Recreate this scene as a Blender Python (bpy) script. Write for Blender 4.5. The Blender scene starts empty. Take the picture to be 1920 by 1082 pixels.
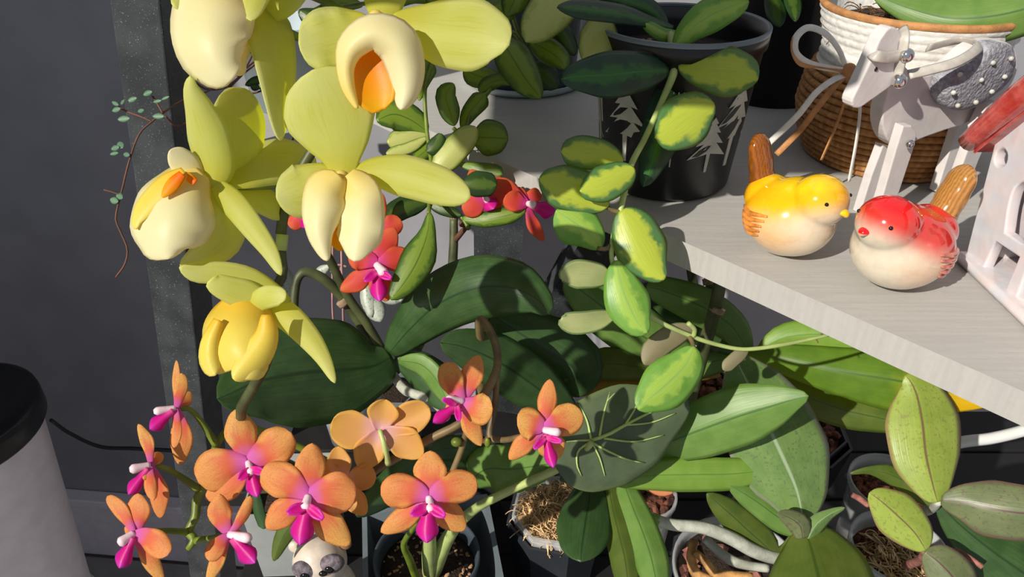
import bpy, bmesh, math, random
import numpy as np
from mathutils import Vector, Matrix
random.seed(4)
S = bpy.context.scene
COL = S.collection

# ------------------------------------------------------------------ camera, world, sun, exposure
F = 1390.0                       # focal length in pixels of the 1920x1082 frame
PITCH = math.radians(33.0)
CP, SP = math.cos(PITCH), math.sin(PITCH)
CAMZ = 1.24
cam = bpy.data.objects.new('camera', bpy.data.cameras.new('camera'))
COL.objects.link(cam)
cam.location = (0, 0, CAMZ)
cam.rotation_euler = (math.pi / 2 - PITCH, 0, 0)
cam.data.sensor_width = 36
cam.data.lens = F / 1920 * 36
cam.data.clip_start = .01
S.camera = cam

W = bpy.data.worlds.new('world'); S.world = W
W.use_nodes = True
W.node_tree.nodes['Background'].inputs[0].default_value = (.80, .88, 1.0, 1)
W.node_tree.nodes['Background'].inputs[1].default_value = .37

SUN_AZ, SUN_EL = math.radians(46), math.radians(34)
SUNDIR = Vector((math.sin(SUN_AZ) * math.cos(SUN_EL), math.cos(SUN_AZ) * math.cos(SUN_EL), -math.sin(SUN_EL)))
sl = bpy.data.lights.new('sun', 'SUN'); sl.energy = 5.0; sl.angle = math.radians(.8)
sl.color = (1.0, .94, .84)
sun = bpy.data.objects.new('sun', sl); COL.objects.link(sun)
sun.rotation_euler = SUNDIR.to_track_quat('-Z', 'Y').to_euler()

S.view_settings.view_transform = 'Standard'
S.view_settings.look = 'None'
S.view_settings.exposure = 0
S.view_settings.gamma = 1
S.view_settings.use_curve_mapping = False

# ------------------------------------------------------------------ geometry of the view
def P(x, y, d):
    """point seen at pixel x, y at depth d (metres along the view axis)"""
    k = d / F
    return Vector(((x - 960) * k, (F * CP - (y - 541) * SP) * k, CAMZ + (-F * SP - (y - 541) * CP) * k))
def RAY(x, y):
    return P(x, y, F) - Vector((0, 0, CAMZ))
def onz(x, y, z):
    r = RAY(x, y); return Vector((0, 0, CAMZ)) + r * ((z - CAMZ) / r.z)
def onplane(x, y, p0, n):
    r = RAY(x, y); o = Vector((0, 0, CAMZ))
    return o + r * ((p0 - o).dot(n) / r.dot(n))
def depth(p):
    return p.y * CP - (p.z - CAMZ) * SP

# ------------------------------------------------------------------ materials
def C(r, g, b, a=1):
    f = lambda c: (c / 255 / 12.92) if c / 255 <= .04045 else ((c / 255 + .055) / 1.055) ** 2.4
    return (f(r), f(g), f(b), 1)
class NT:
    def __init__(s, name):
        s.m = bpy.data.materials.new(name); s.m.use_nodes = True
        s.t = s.m.node_tree; s.t.nodes.clear()
        s.out = s.t.nodes.new('ShaderNodeOutputMaterial')
    def n(s, kind, **kw):
        o = s.t.nodes.new(kind)
        for k, v in kw.items(): setattr(o, k, v)
        return o
    def l(s, a, b): s.t.links.new(a, b)
    def val(s, sock, v):
        if hasattr(v, 'is_linked') or hasattr(v, 'links'): s.l(v, sock)
        else: sock.default_value = v
    def math(s, op, a, b=0.0, c=None, clamp=False):
        o = s.n('ShaderNodeMath', operation=op); o.use_clamp = clamp
        s.val(o.inputs[0], a); s.val(o.inputs[1], b)
        if c is not None: s.val(o.inputs[2], c)
        return o.outputs[0]
    def mix(s, f, a, b):
        o = s.n('ShaderNodeMix', data_type='RGBA')
        s.val(o.inputs[0], f); s.val(o.inputs[6], a); s.val(o.inputs[7], b)
        return o.outputs[2]
    def ramp(s, f, lo, hi):
        o = s.n('ShaderNodeMapRange', interpolation_type='SMOOTHSTEP')
        s.val(o.inputs[0], f); o.inputs[1].default_value = lo; o.inputs[2].default_value = hi
        return o.outputs[0]
    def noise(s, scale, detail=2.0, co=None, dist=0.0):
        o = s.n('ShaderNodeTexNoise'); o.inputs['Scale'].default_value = scale
        o.inputs['Detail'].default_value = detail; o.inputs['Distortion'].default_value = dist
        if co is None: co = s.n('ShaderNodeTexCoord').outputs['Object']
        s.l(co, o.inputs['Vector'])
        return o.outputs[0]
    def principled(s, col, rough=.5, spec=.5, bump=None, bstr=.2, bdist=.001, coat=0, metal=0, trans=0, alpha=1):
        b = s.n('ShaderNodeBsdfPrincipled')
        s.val(b.inputs['Base Color'], col); s.val(b.inputs['Roughness'], rough)
        b.inputs['Specular IOR Level'].default_value = spec
        b.inputs['Coat Weight'].default_value = coat; b.inputs['Coat Roughness'].default_value = .06
        b.inputs['Metallic'].default_value = metal
        b.inputs['Transmission Weight'].default_value = trans
        b.inputs['Alpha'].default_value = alpha
        if bump is not None:
            bn = s.n('ShaderNodeBump'); bn.inputs['Strength'].default_value = bstr; bn.inputs['Distance'].default_value = bdist
            s.l(bump, bn.inputs['Height']); s.l(bn.outputs[0], b.inputs['Normal'])
        return b.outputs[0]
    def done(s, sh):
        s.l(sh, s.out.inputs[0]); return s.m
    def thin(s, col, tcol, t, rough, spec=.4, bump=None, bstr=.15, bdist=.0006):
        p = s.principled(col, rough, spec, bump, bstr, bdist)
        tr = s.n('ShaderNodeBsdfTranslucent'); s.val(tr.inputs[0], tcol)
        mx = s.n('ShaderNodeMixShader'); mx.inputs[0].default_value = t
        s.l(p, mx.inputs[1]); s.l(tr.outputs[0], mx.inputs[2])
        return s.done(mx.outputs[0])
    def uv(s):
        sp = s.n('ShaderNodeSeparateXYZ'); s.l(s.n('ShaderNodeTexCoord').outputs['UV'], sp.inputs[0])
        return sp.outputs[0], sp.outputs[1]       # v across 0..1, u along 0..1

def plain(name, col, rough=.5, var=.12, nscale=40, bump=0, bscale=200, bdist=.0008, spec=.5, coat=0, metal=0, trans=0):
    t = NT(name)
    n = t.noise(nscale, 4)
    c2 = tuple(max(0, c * (1 - 2.2 * var)) for c in col[:3]) + (1,)
    c1 = tuple(min(1, c * (1 + var)) for c in col[:3]) + (1,)
    cc = t.mix(t.ramp(n, .3, .7), c2, c1)
    b = t.noise(bscale, 3) if bump else None
    return t.done(t.principled(cc, rough, spec, b, bump, bdist, coat, metal, trans))

def leafmat(name, c1, c2, rib=None, center=None, edge=None, spots=None, trans=.28, tcol=None, rough=.32, tip=None, spec=.45, cw=.55, stripe=.12):
    t = NT(name); v, u = t.uv()
    a = t.math('ABSOLUTE', t.math('SUBTRACT', t.math('MULTIPLY', v, 2.0), 1.0))       # 0 midrib .. 1 edge
    n1 = t.noise(70, 3)
    col = t.mix(t.ramp(n1, .3, .7), c1, c2)
    # fine lengthwise veins; a strong stripe also paints in sheen
    mp = t.n('ShaderNodeCombineXYZ'); t.l(t.math('MULTIPLY', v, 30.0), mp.inputs[0]); t.l(t.math('MULTIPLY', u, 1.6), mp.inputs[1])
    st = t.noise(1.6, 2, mp.outputs[0])
    if center:
        n2 = t.noise(130, 4, dist=.6)
        e = t.math('ADD', a, t.math('MULTIPLY', t.math('SUBTRACT', n2, .5), .9))
        e = t.math('ADD', e, t.math('MULTIPLY', t.ramp(u, .8, 1.0), .25))
        col = t.mix(t.ramp(e, cw + .18, cw - .16), col, center)
    if spots:
        n3 = t.noise(420, 3)
        col = t.mix(t.ramp(n3, .56, .66), col, spots)
    if edge:
        col = t.mix(t.ramp(a, .86, .98), col, edge)
    if tip:
        col = t.mix(t.ramp(t.math('ADD', u, t.math('MULTIPLY', n1, .12)), .62, .98), col, tip)
    if rib:
        col = t.mix(t.ramp(a, .055, .015), col, rib)
    dark = t.mix(t.math('MULTIPLY', t.ramp(st, .35, .7), stripe), col, tuple(x * .45 for x in c1[:3]) + (1,))
    return t.thin(dark, tcol if tcol else dark, trans, rough, spec, st, .2, .0007)

def petalmat(name, base, mid, edge, trans=.4, rough=.55, b0=.05, b1=.42, e0=.55, e1=1.0, tcol=None, vein=None, grain=.25):
    t = NT(name); v, u = t.uv()
    a = t.math('ABSOLUTE', t.math('SUBTRACT', t.math('MULTIPLY', v, 2.0), 1.0))
    n1 = t.noise(260, 3)
    oi = t.n('ShaderNodeObjectInfo').outputs['Random']
    uu = t.math('ADD', u, t.math('MULTIPLY', t.math('SUBTRACT', n1, .5), .16))
    col = t.mix(t.ramp(uu, b0, b1), base, mid)
    ee = t.math('MAXIMUM', t.math('MULTIPLY', a, t.ramp(u, .15, .5)), u)
    col = t.mix(t.math('MULTIPLY', t.ramp(t.math('ADD', ee, t.math('MULTIPLY', t.math('SUBTRACT', n1, .5), .2)), e0, e1), t.math('ADD', .55, t.math('MULTIPLY', oi, .45))), col, edge)
    fn = t.noise(1300, 2)
    col = t.mix(t.math('MULTIPLY', t.ramp(fn, .45, .7), grain), col, mid)
    if vein:
        mp = t.n('ShaderNodeCombineXYZ'); t.l(t.math('MULTIPLY', v, 26.0), mp.inputs[0]); t.l(t.math('MULTIPLY', u, 2.0), mp.inputs[1])
        col = t.mix(t.math('MULTIPLY', t.ramp(t.noise(1.2, 2, mp.outputs[0]), .5, .72), .35), col, vein)
    return t.thin(col, tcol if tcol else col, trans, rough, .25, fn, .12, .0004)

M = {}
OFF = {}                         # where each thing's Empty stands
# ------------------------------------------------------------------ mesh helpers
def link(name, verts, faces, mat, parent=None, smooth=True, uvs=None, cols=None):
    r = parent
    while r is not None and r.parent is not None: r = r.parent
    off = OFF.get(r.name, Vector((0, 0, 0))) if r is not None else Vector((0, 0, 0))
    me = bpy.data.meshes.new(name)
    me.from_pydata([tuple(Vector(v) - off) for v in verts], [], faces)
    if smooth:
        me.polygons.foreach_set('use_smooth', [True] * len(me.polygons))
    if uvs is not None:
        ul = me.uv_layers.new(name='UVMap')
        li = [l.vertex_index for l in me.loops]
        ul.data.foreach_set('uv', [c for i in li for c in uvs[i]])
    if cols is not None:
        ca = me.color_attributes.new('Col', 'FLOAT_COLOR', 'POINT')
        ca.data.foreach_set('color', [c for q in cols for c in q])
    me.update()
    o = bpy.data.objects.new(name, me); COL.objects.link(o)
    if isinstance(mat, str): mat = M[mat]
    me.materials.append(mat)
    if parent is not None: o.parent = parent
    return o
def thing(name, label, cat, loc, group=None):
    o = bpy.data.objects.new(name, None); COL.objects.link(o)
    o.location = loc; OFF[o.name] = Vector(loc); o.empty_display_size = .02
    o['label'] = label; o['category'] = cat
    if group: o['group'] = group
    return o
def tag(o, label, cat, group=None):
    o['label'] = label; o['category'] = cat
    if group: o['group'] = group
    return o
def structure(o): o['kind'] = 'structure'; return o

def cr(pts, n):
    """Catmull-Rom through points (any dimension), n samples"""
    p = np.array(pts, float); m = len(p)
    if m == 2: return p[0] + (p[1] - p[0]) * np.linspace(0, 1, n)[:, None]
    seg = np.linalg.norm(np.diff(p[:, :2], axis=0), axis=1) + 1e-9
    t = np.concatenate([[0], np.cumsum(seg)]); t /= t[-1]
    ext = np.vstack([2 * p[0] - p[1], p, 2 * p[-1] - p[-2]])
    te = np.concatenate([[-(t[1])], t, [2 - t[-2]]])
    out = []
    for q in np.linspace(0, 1, n):
        i = min(max(int(np.searchsorted(t, q, 'right')) - 1, 0), m - 2)
        p0, p1, p2, p3 = ext[i:i + 4]; t0, t1, t2, t3 = te[i:i + 4]
        m1 = (p2 - p0) / (t2 - t0) * (t2 - t1); m2 = (p3 - p1) / (t3 - t1) * (t2 - t1)
        s = (q - t1) / (t2 - t1)
        out.append((2*s**3-3*s**2+1)*p1 + (s**3-2*s**2+s)*m1 + (-2*s**3+3*s**2)*p2 + (s**3-s**2)*m2)
    return np.array(out)
def pchip(t, y, q):
    h = np.diff(t); dl = np.diff(y) / h; m = np.zeros(len(y))
    for i in range(1, len(y) - 1):
        if dl[i-1] * dl[i] > 0: m[i] = 2 * dl[i-1] * dl[i] / (dl[i-1] + dl[i])
    m[0], m[-1] = dl[0], dl[-1]
    out = np.zeros(len(q))
    for j, x in enumerate(q):
        i = min(max(int(np.searchsorted(t, x, 'right')) - 1, 0), len(y) - 2)
        s = (x - t[i]) / h[i]
        out[j] = (2*s**3-3*s**2+1)*y[i] + (s**3-2*s**2+s)*h[i]*m[i] + (-2*s**3+3*s**2)*y[i+1] + (s**3-s**2)*h[i]*m[i+1]
    return out

def blade(parent, name, st, d0, d1, mat, cup=.25, fold=0, tilt=0, bend=0, p=2.0, nu=16, nv=8, thick=.0007, wave=0, wn=3, droop=0):
    """a leaf or petal: stations (x, y, width) from base to tip, depth d0 -> d1, with cross curvature"""
    a = np.array([s[:3] for s in st], float)
    dd = np.array([s[3] if len(s) > 3 else 0 for s in st], float)
    seg = np.linalg.norm(np.diff(a[:, :2], axis=0), axis=1) + 1e-9
    t = np.concatenate([[0], np.cumsum(seg)]); L = t[-1]; t /= L
    q = .5 - .5 * np.cos(np.linspace(0, math.pi, nu)) * np.ones(nu)
    q = .45 * np.linspace(0, 1, nu) + .55 * q
    fine = cr(a[:, :2], 200); qf = np.linspace(0, 1, 200)
    cx = np.interp(q, qf, fine[:, 0]); cy = np.interp(q, qf, fine[:, 1])
    w = np.maximum(pchip(t, a[:, 2] ** p, q), 0) ** (1 / p)
    ddq = pchip(t, dd, q) if dd.any() else np.zeros(nu)
    tx = np.interp(np.clip(q + .01, 0, 1), qf, fine[:, 0]) - np.interp(np.clip(q - .01, 0, 1), qf, fine[:, 0])
    ty = np.interp(np.clip(q + .01, 0, 1), qf, fine[:, 1]) - np.interp(np.clip(q - .01, 0, 1), qf, fine[:, 1])
    ln = np.hypot(tx, ty) + 1e-9; tx /= ln; ty /= ln
    k = 0.5 * (d0 + d1) / F
    vs, uvs = [], []
    ph = random.random() * 6
    for i in range(nu):
        hw = w[i] / 2
        dl = d0 + (d1 - d0) * q[i] + ddq[i] - bend * L * k * math.sin(math.pi * q[i]) + droop * L * k * q[i] ** 2
        for j in range(nv + 1):
            v = -1 + 2 * j / nv
            e = hw * k * (cup * v * v + fold * abs(v) + tilt * v)
            if wave: e += wave * hw * k * v * v * math.sin(q[i] * wn * 6.28 + ph + (v > 0) * 1.7)
            vs.append(P(cx[i] - ty[i] * v * hw, cy[i] + tx[i] * v * hw, dl + e)); uvs.append((j / nv, q[i]))
    fs = [(i*(nv+1)+j, i*(nv+1)+j+1, (i+1)*(nv+1)+j+1, (i+1)*(nv+1)+j) for i in range(nu-1) for j in range(nv)]
    o = link(name, vs, fs, mat, parent, True, uvs)
    if thick:
        md = o.modifiers.new('thickness', 'SOLIDIFY'); md.thickness = thick; md.offset = -1; md.use_rim_only = True
    return o

def tubew(parent, name, pts, rad, mat, seg=8, n=None, cap=True, flat=1.0):
    """tube through world points; rad a number or a list of radii (metres)"""
    pts = [tuple(p) for p in pts]
    n = n or max(4, (len(pts) - 1) * 6 + 1)
    r = list(rad) if hasattr(rad, '__len__') else [rad] * len(pts)
    p3 = np.array(pts, float)
    sg = np.linalg.norm(np.diff(p3, axis=0), axis=1) + 1e-9
    t = np.concatenate([[0], np.cumsum(sg)]); t /= t[-1]
    q = np.linspace(0, 1, n)
    if len(pts) > 2:
        c = np.stack([np.interp(q, t, p3[:, i]) for i in range(3)], 1)
        ext = np.vstack([2*p3[0]-p3[1], p3, 2*p3[-1]-p3[-2]]); te = np.concatenate([[-t[1]], t, [2-t[-2]]])
        for jj, x in enumerate(q):
            i = min(max(int(np.searchsorted(t, x, 'right')) - 1, 0), len(pts) - 2)
            a0, a1, a2, a3 = ext[i:i+4]; t0, t1, t2, t3 = te[i:i+4]
            m1 = (a2-a0)/(t2-t0)*(t2-t1); m2 = (a3-a1)/(t3-t1)*(t2-t1); s = (x-t1)/(t2-t1)
            c[jj] = (2*s**3-3*s**2+1)*a1+(s**3-2*s**2+s)*m1+(-2*s**3+3*s**2)*a2+(s**3-s**2)*m2
    else:
        c = p3[0] + (p3[1] - p3[0]) * q[:, None]
    rr = np.interp(q, t, r)
    vs, fs, uvs = [], [], []
    N = None
    for i in range(n):
        T = Vector(c[min(i+1, n-1)] - c[max(i-1, 0)])
        if T.length < 1e-9: T = Vector((0, 0, 1))
        T.normalize()
        if N is None: N = T.orthogonal().normalized()
        N = (N - T * N.dot(T))
        N = N.normalized() if N.length > 1e-6 else T.orthogonal().normalized()
        B = T.cross(N)
        for j in range(seg):
            a = 6.28318 * j / seg
            vs.append(Vector(c[i]) + N * (rr[i] * math.cos(a)) + B * (rr[i] * math.sin(a) * flat)); uvs.append((j / seg, q[i]))
    for i in range(n - 1):
        for j in range(seg):
            fs.append((i*seg+j, i*seg+(j+1) % seg, (i+1)*seg+(j+1) % seg, (i+1)*seg+j))
    if cap:
        fs.append(tuple(range(seg))[::-1]); fs.append(tuple(range((n-1)*seg, n*seg)))
    return link(name, vs, fs, mat, parent, True, uvs)
def tube(parent, name, px, rpx, mat, **kw):
    """tube through (x, y, depth) picks; radius in pixels at each pick's depth"""
    r = rpx if hasattr(rpx, '__len__') else [rpx] * len(px)
    return tubew(parent, name, [P(*p) for p in px], [a * p[2] / F for a, p in zip(r, px)], mat, **kw)

def lathe(parent, name, c, prof, mat, seg=40, smooth=True, rot=0, cap=False, ecc=None):
    vs, fs, uvs = [], [], []
    for i, (r, z) in enumerate(prof):
        for j in range(seg):
            a = rot + 6.28318 * j / seg
            vs.append((c[0] + r * math.cos(a), c[1] + r * math.sin(a), c[2] + z)); uvs.append((j / seg, i / max(1, len(prof) - 1)))
    for i in range(len(prof) - 1):
        for j in range(seg):
            fs.append((i*seg+j, i*seg+(j+1) % seg, (i+1)*seg+(j+1) % seg, (i+1)*seg+j))
    if cap: fs.append(tuple(range(seg))[::-1])
    return link(name, vs, fs, mat, parent, smooth, uvs)

def box(parent, name, c, half, mat, rz=0, bevel=.002, R=None, smooth=False):
    bm = bmesh.new(); bmesh.ops.create_cube(bm, size=2)
    R = R or Matrix.Rotation(rz, 3, 'Z')
    for v in bm.verts: v.co = R @ Vector((v.co.x * half[0], v.co.y * half[1], v.co.z * half[2])) + Vector(c)
    if bevel: bmesh.ops.bevel(bm, geom=bm.edges[:], offset=bevel, segments=2, affect='EDGES', profile=.5)
    bm.verts.ensure_lookup_table(); bm.verts.index_update()
    vs = [v.co.copy() for v in bm.verts]; fs = [tuple(v.index for v in f.verts) for f in bm.faces]; bm.free()
    return link(name, vs, fs, mat, parent, smooth)

def plate(parent, name, rings, p0, n, thick, mat, bevel=.001, smooth=False):
    """flat board cut to outlines (first ring outer, others holes) picked in pixels on the plane p0, n"""
    n = Vector(n).normalized(); X = Vector((0, 0, 1)).cross(n).normalized(); Y = n.cross(X); p0 = Vector(p0)
    cu = bpy.data.curves.new('tmp', 'CURVE'); cu.dimensions = '2D'; cu.fill_mode = 'BOTH'
    cu.extrude = thick / 2 - bevel; cu.bevel_depth = bevel; cu.bevel_resolution = 2; cu.offset = -bevel
    for ring in rings:
        q = [(w if isinstance(w, Vector) else onplane(w[0], w[1], p0, n)) - p0 for w in ring]
        sp = cu.splines.new('POLY'); sp.points.add(len(q) - 1); sp.use_cyclic_u = True
        for a, b in zip(sp.points, q): a.co = (b.dot(X), b.dot(Y), 0, 1)
    ob = bpy.data.objects.new('tmp', cu); COL.objects.link(ob)
    me = ob.to_mesh(); vs = [v.co.copy() for v in me.vertices]; fs = [tuple(f.vertices) for f in me.polygons]; ob.to_mesh_clear()
    bpy.data.objects.remove(ob); bpy.data.curves.remove(cu)
    vs = [p0 + X * v.x + Y * v.y + n * (v.z - thick / 2) for v in vs]
    return link(name, vs, fs, mat, parent, smooth)
def smooth_ring(r, n=60):
    p = list(r) + [r[0]]
    return [tuple(q) for q in cr(p, n)[:-1]]

def blob(parent, name, parts, mat, vox=.0011, it=10, colf=None):
    """union of ellipsoids remeshed into one smooth body. parts: (center, (rx, ry, rz), rotation)"""
    bm = bmesh.new()
    for c, r, R in parts:
        g = bmesh.ops.create_icosphere(bm, subdivisions=4, radius=1)
        for v in g['verts']:
            q = Vector((v.co.x * r[0], v.co.y * r[1], v.co.z * r[2]))
            v.co = (R @ q if R is not None else q) + Vector(c)
    me = bpy.data.meshes.new('tmp'); bm.to_mesh(me); bm.free()
    ob = bpy.data.objects.new('tmp', me); COL.objects.link(ob)
    a = ob.modifiers.new('r', 'REMESH'); a.mode = 'VOXEL'; a.voxel_size = vox
    b = ob.modifiers.new('s', 'SMOOTH'); b.iterations = it; b.factor = .5
    dg = bpy.context.evaluated_depsgraph_get(); ev = ob.evaluated_get(dg); em = ev.to_mesh()
    vs = [v.co.copy() for v in em.vertices]; fs = [tuple(f.vertices) for f in em.polygons]; ev.to_mesh_clear()
    bpy.data.objects.remove(ob); bpy.data.meshes.remove(me)
    return link(name, vs, fs, mat, parent, True, None, [colf(v) for v in vs] if colf else None)
def ell(parent, name, c, r, mat, R=None, sub=3):
    bm = bmesh.new(); bmesh.ops.create_icosphere(bm, subdivisions=sub, radius=1)
    vs = []
    for v in bm.verts:
        q = Vector((v.co.x * r[0], v.co.y * r[1], v.co.z * r[2])); vs.append((R @ q if R is not None else q) + Vector(c))
    fs = [tuple(v.index for v in f.verts) for f in bm.faces]; bm.free()
    return link(name, vs, fs, mat, parent, True)
def rock(c, r):
    """12-20 face lump for chips of bark or grit"""
    bm = bmesh.new(); bmesh.ops.create_icosphere(bm, subdivisions=1, radius=1)
    R = Matrix.Rotation(random.random() * 6, 3, Vector((random.random(), random.random(), random.random() + .1)))
    s = Vector((random.uniform(.6, 1.5), random.uniform(.5, 1), random.uniform(.35, .8))) * r
    vs = [R @ Vector((v.co.x * s.x * random.uniform(.75, 1.2), v.co.y * s.y * random.uniform(.75, 1.2), v.co.z * s.z)) + Vector(c) for v in bm.verts]
    fs = [tuple(v.index for v in f.verts) for f in bm.faces]; bm.free()
    return vs, fs
def chips(parent, name, c, rad, n, r0, r1, mat, lift=.002):
    V, Fc = [], []
    for _ in range(n):
        a = random.random() * 6.283; q = rad * math.sqrt(random.random())
        v, f = rock((c[0] + q * math.cos(a), c[1] + q * math.sin(a), c[2] + random.random() * lift), random.uniform(r0, r1))
        b = len(V); V += v; Fc += [tuple(i + b for i in g) for g in f]
    o = link(name, V, Fc, mat, parent, False); o['kind'] = 'stuff'; return o
def strands(parent, name, c, rad, n, r, mat, lift=.008, ln=.012):
    V, Fc = [], []
    for _ in range(n):
        a = random.random() * 6.283; q = rad * math.sqrt(random.random())
        p = Vector((c[0] + q * math.cos(a), c[1] + q * math.sin(a), c[2] + random.random() * lift * (1 - .6 * q / rad)))
        dr = random.random() * 6.283; cur = random.uniform(-2, 2); z = random.uniform(-.5, .9); pp = []
        for i in range(6):
            pp.append(p.copy()); p = p + Vector((math.cos(dr), math.sin(dr), z)) * (ln / 5); dr += cur / 3; z -= .3
        b = len(V)
        for i, w in enumerate(pp):
            for j in range(3):
                t = 2.094 * j; V.append((w.x + r * math.cos(t), w.y + r * .4 * math.cos(t), w.z + r * math.sin(t)))
        for i in range(5):
            for j in range(3): Fc.append((b+i*3+j, b+i*3+(j+1) % 3, b+i*3+3+(j+1) % 3, b+i*3+3+j))
    o = link(name, V, Fc, mat, parent, True); o['kind'] = 'stuff'; return o

# ------------------------------------------------------------------ material set
M['wall'] = plain('dark_wall_paint', C(146, 146, 152), .75, .04, 12, .08, 300)
M['base'] = plain('baseboard_paint', C(240, 230, 236), .5, .03)
M['tile'] = plain('floor_tile', C(150, 145, 143), .4, .08, 20)
M['grout'] = plain('grout', C(170, 158, 152), .9, .06)
t = NT('pale_shelf_wood')
mp = t.n('ShaderNodeMapping'); t.l(t.n('ShaderNodeTexCoord').outputs['Object'], mp.inputs[0]); mp.inputs['Scale'].default_value = (20, 420, 20)
mp.inputs['Rotation'].default_value = (0, 0, math.radians(47.3))
g = t.noise(1, 4, mp.outputs[0]); n2 = t.noise(240, 3)
cc = t.mix(t.ramp(g, .3, .75), C(170, 168, 164), C(178, 176, 171)); cc = t.mix(t.math('MULTIPLY', t.ramp(n2, .5, .75), .2), cc, C(160, 154, 146))
M['shelf'] = t.done(t.principled(cc, .6, .35, t.math('ADD', g, n2), .22, .0005))
t = NT('dark_painted_post')
n1 = t.noise(900, 2); n2 = t.noise(35, 4)
cc = t.mix(t.ramp(n2, .3, .7), C(44, 47, 50), C(62, 66, 69)); cc = t.mix(t.ramp(n1, .66, .73), cc, C(140, 142, 142))
M['post'] = t.done(t.principled(cc, .55, .4, n2, .2, .001))
M['black'] = plain('black_plastic', C(26, 26, 29), .35, .1)
M['blackrough'] = plain('black_board', C(20, 19, 21), .7, .1)
M['greypot'] = plain('slate_grey_plastic', C(112, 122, 128), .4, .05)
M['palegrey'] = plain('pale_grey_plastic', C(160, 164, 162), .45, .04)
M['darkpot'] = plain('dark_grey_plastic', C(48, 52, 58), .35, .06)
M['bluegrey'] = plain('blue_grey_plastic', C(64, 74, 84), .4, .06)
M['paleblue'] = plain('pale_blue_card', C(176, 190, 196), .6, .03)
t = NT('clear_plastic'); gl = t.principled(C(215, 218, 220), .15, .5)
tp = t.n('ShaderNodeBsdfTransparent'); mx = t.n('ShaderNodeMixShader'); mx.inputs[0].default_value = .42
t.l(tp.outputs[0], mx.inputs[1]); t.l(gl, mx.inputs[2]); M['clear'] = t.done(mx.outputs[0])
M['soil'] = plain('dark_soil', C(52, 36, 26), .95, .3, 300, .8, 500, .003)
M['grit'] = plain('pumice_grit', C(176, 140, 104), .9, .25, 120)
M['bark'] = plain('red_brown_bark', C(112, 64, 46), .85, .3, 120, .5, 400, .001)
M['barkpink'] = plain('pinkish_bark', C(160, 104, 92), .85, .2, 120, .5, 400, .001)
M['moss'] = plain('dried_moss', C(232, 198, 150), .9, .22, 90)
M['mossdark'] = plain('dark_dried_moss', C(110, 76, 48), .9, .25, 90)
M['terra'] = plain('terracotta', C(200, 124, 84), .8, .1)
M['white_body'] = plain('white_fabric', C(226, 218, 222), .7, .03)
M['cable'] = plain('black_cable', C(12, 12, 14), .5, .1)
M['wcable'] = plain('white_cable', C(225, 225, 222), .4, .02)

M['ypet'] = petalmat('yellow_petal', C(214, 210, 84), C(222, 224, 118), C(234, 236, 160), .54, .5, tcol=C(222, 228, 0), grain=.1, vein=C(196, 196, 60))
M['ylip'] = petalmat('cream_lip', C(240, 218, 120), C(242, 236, 180), C(244, 240, 196), .36, .42, .0, .5, tcol=C(232, 196, 50), grain=.1)
M['ylip2'] = petalmat('yellow_lip', C(240, 196, 60), C(240, 222, 96), C(240, 230, 120), .38, .42, .0, .5, tcol=C(232, 190, 20), grain=.1)
M['ythroat'] = petalmat('orange_throat', C(240, 110, 0), C(240, 150, 10), C(236, 184, 30), .35, .4, .1, .6, tcol=C(236, 140, 0), grain=.2)
M['opet'] = petalmat('orange_petal', C(206, 96, 190), C(216, 100, 72), C(222, 174, 92), .30, .6, .06, .40, .30, .78, tcol=C(226, 110, 40), vein=C(190, 70, 66), grain=.55)
M['oback'] = petalmat('petal_back', C(222, 176, 186), C(214, 160, 92), C(216, 166, 76), .30, .55, .04, .5, tcol=C(236, 150, 60), vein=C(214, 140, 100))
M['rpet'] = petalmat('red_petal', C(206, 60, 150), C(208, 70, 58), C(214, 112, 60), .30, .55, .04, .5, tcol=C(236, 70, 40), vein=C(190, 50, 70))
M['olip'] = petalmat('magenta_lip', C(224, 90, 160), C(208, 24, 140), C(206, 60, 190), .3, .4, .0, .4, .7, 1.0, tcol=C(220, 20, 130))
M['column'] = plain('white_pink_column', C(232, 206, 214), .45, .06, 300)
M['stem'] = plain('green_stem', C(104, 122, 34), .45, .15, 60)
M['brownstem'] = plain('brown_green_stem', C(112, 96, 62), .5, .2, 60)
M['darkstem'] = plain('dark_olive_stem', C(74, 80, 46), .5, .2, 60)
M['palestem'] = plain('pale_green_stem', C(168, 184, 112), .45, .1, 60)
M['node'] = plain('papery_node', C(150, 124, 100), .8, .2, 120)
M['root'] = plain('silvery_root', C(178, 180, 166), .7, .15, 80, .4, 600)
M['tanroot'] = plain('tan_root', C(192, 142, 84), .75, .25, 110, .5, 500)
M['vine'] = plain('brown_vine', C(104, 66, 48), .7, .15, 80)
M['pinkvine'] = plain('pink_thread_vine', C(176, 130, 130), .7, .1, 80)

M['lf_dark'] = leafmat('dark_orchid_leaf', C(52, 80, 42), C(66, 94, 52), rib=C(40, 64, 34), trans=.18, tcol=C(70, 110, 30), rough=.33, stripe=.3)  # strong stripe paints a lengthwise sheen into the colour
M['lf_mid'] = leafmat('green_orchid_leaf', C(100, 136, 62), C(116, 148, 74), rib=C(70, 108, 50), trans=.22, tcol=C(110, 150, 40), rough=.40)
M['lf_bright'] = leafmat('bright_green_leaf', C(120, 158, 60), C(134, 168, 72), rib=C(100, 142, 54), trans=.26, tcol=C(140, 176, 40), rough=.42)
M['lf_olive'] = leafmat('olive_leaf', C(78, 100, 40), C(96, 112, 48), rib=C(60, 84, 32), trans=.25, tcol=C(140, 140, 10), rough=.36)
M['lf_brown'] = leafmat('yellow_brown_leaf', C(120, 100, 30), C(140, 112, 34), trans=.3, tcol=C(170, 120, 10))
M['lf_yellow'] = leafmat('green_leaf_yellow_tip', C(88, 124, 40), C(104, 140, 44), rib=C(70, 110, 34), trans=.35, tcol=C(170, 180, 10), tip=C(236, 186, 20))
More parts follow.
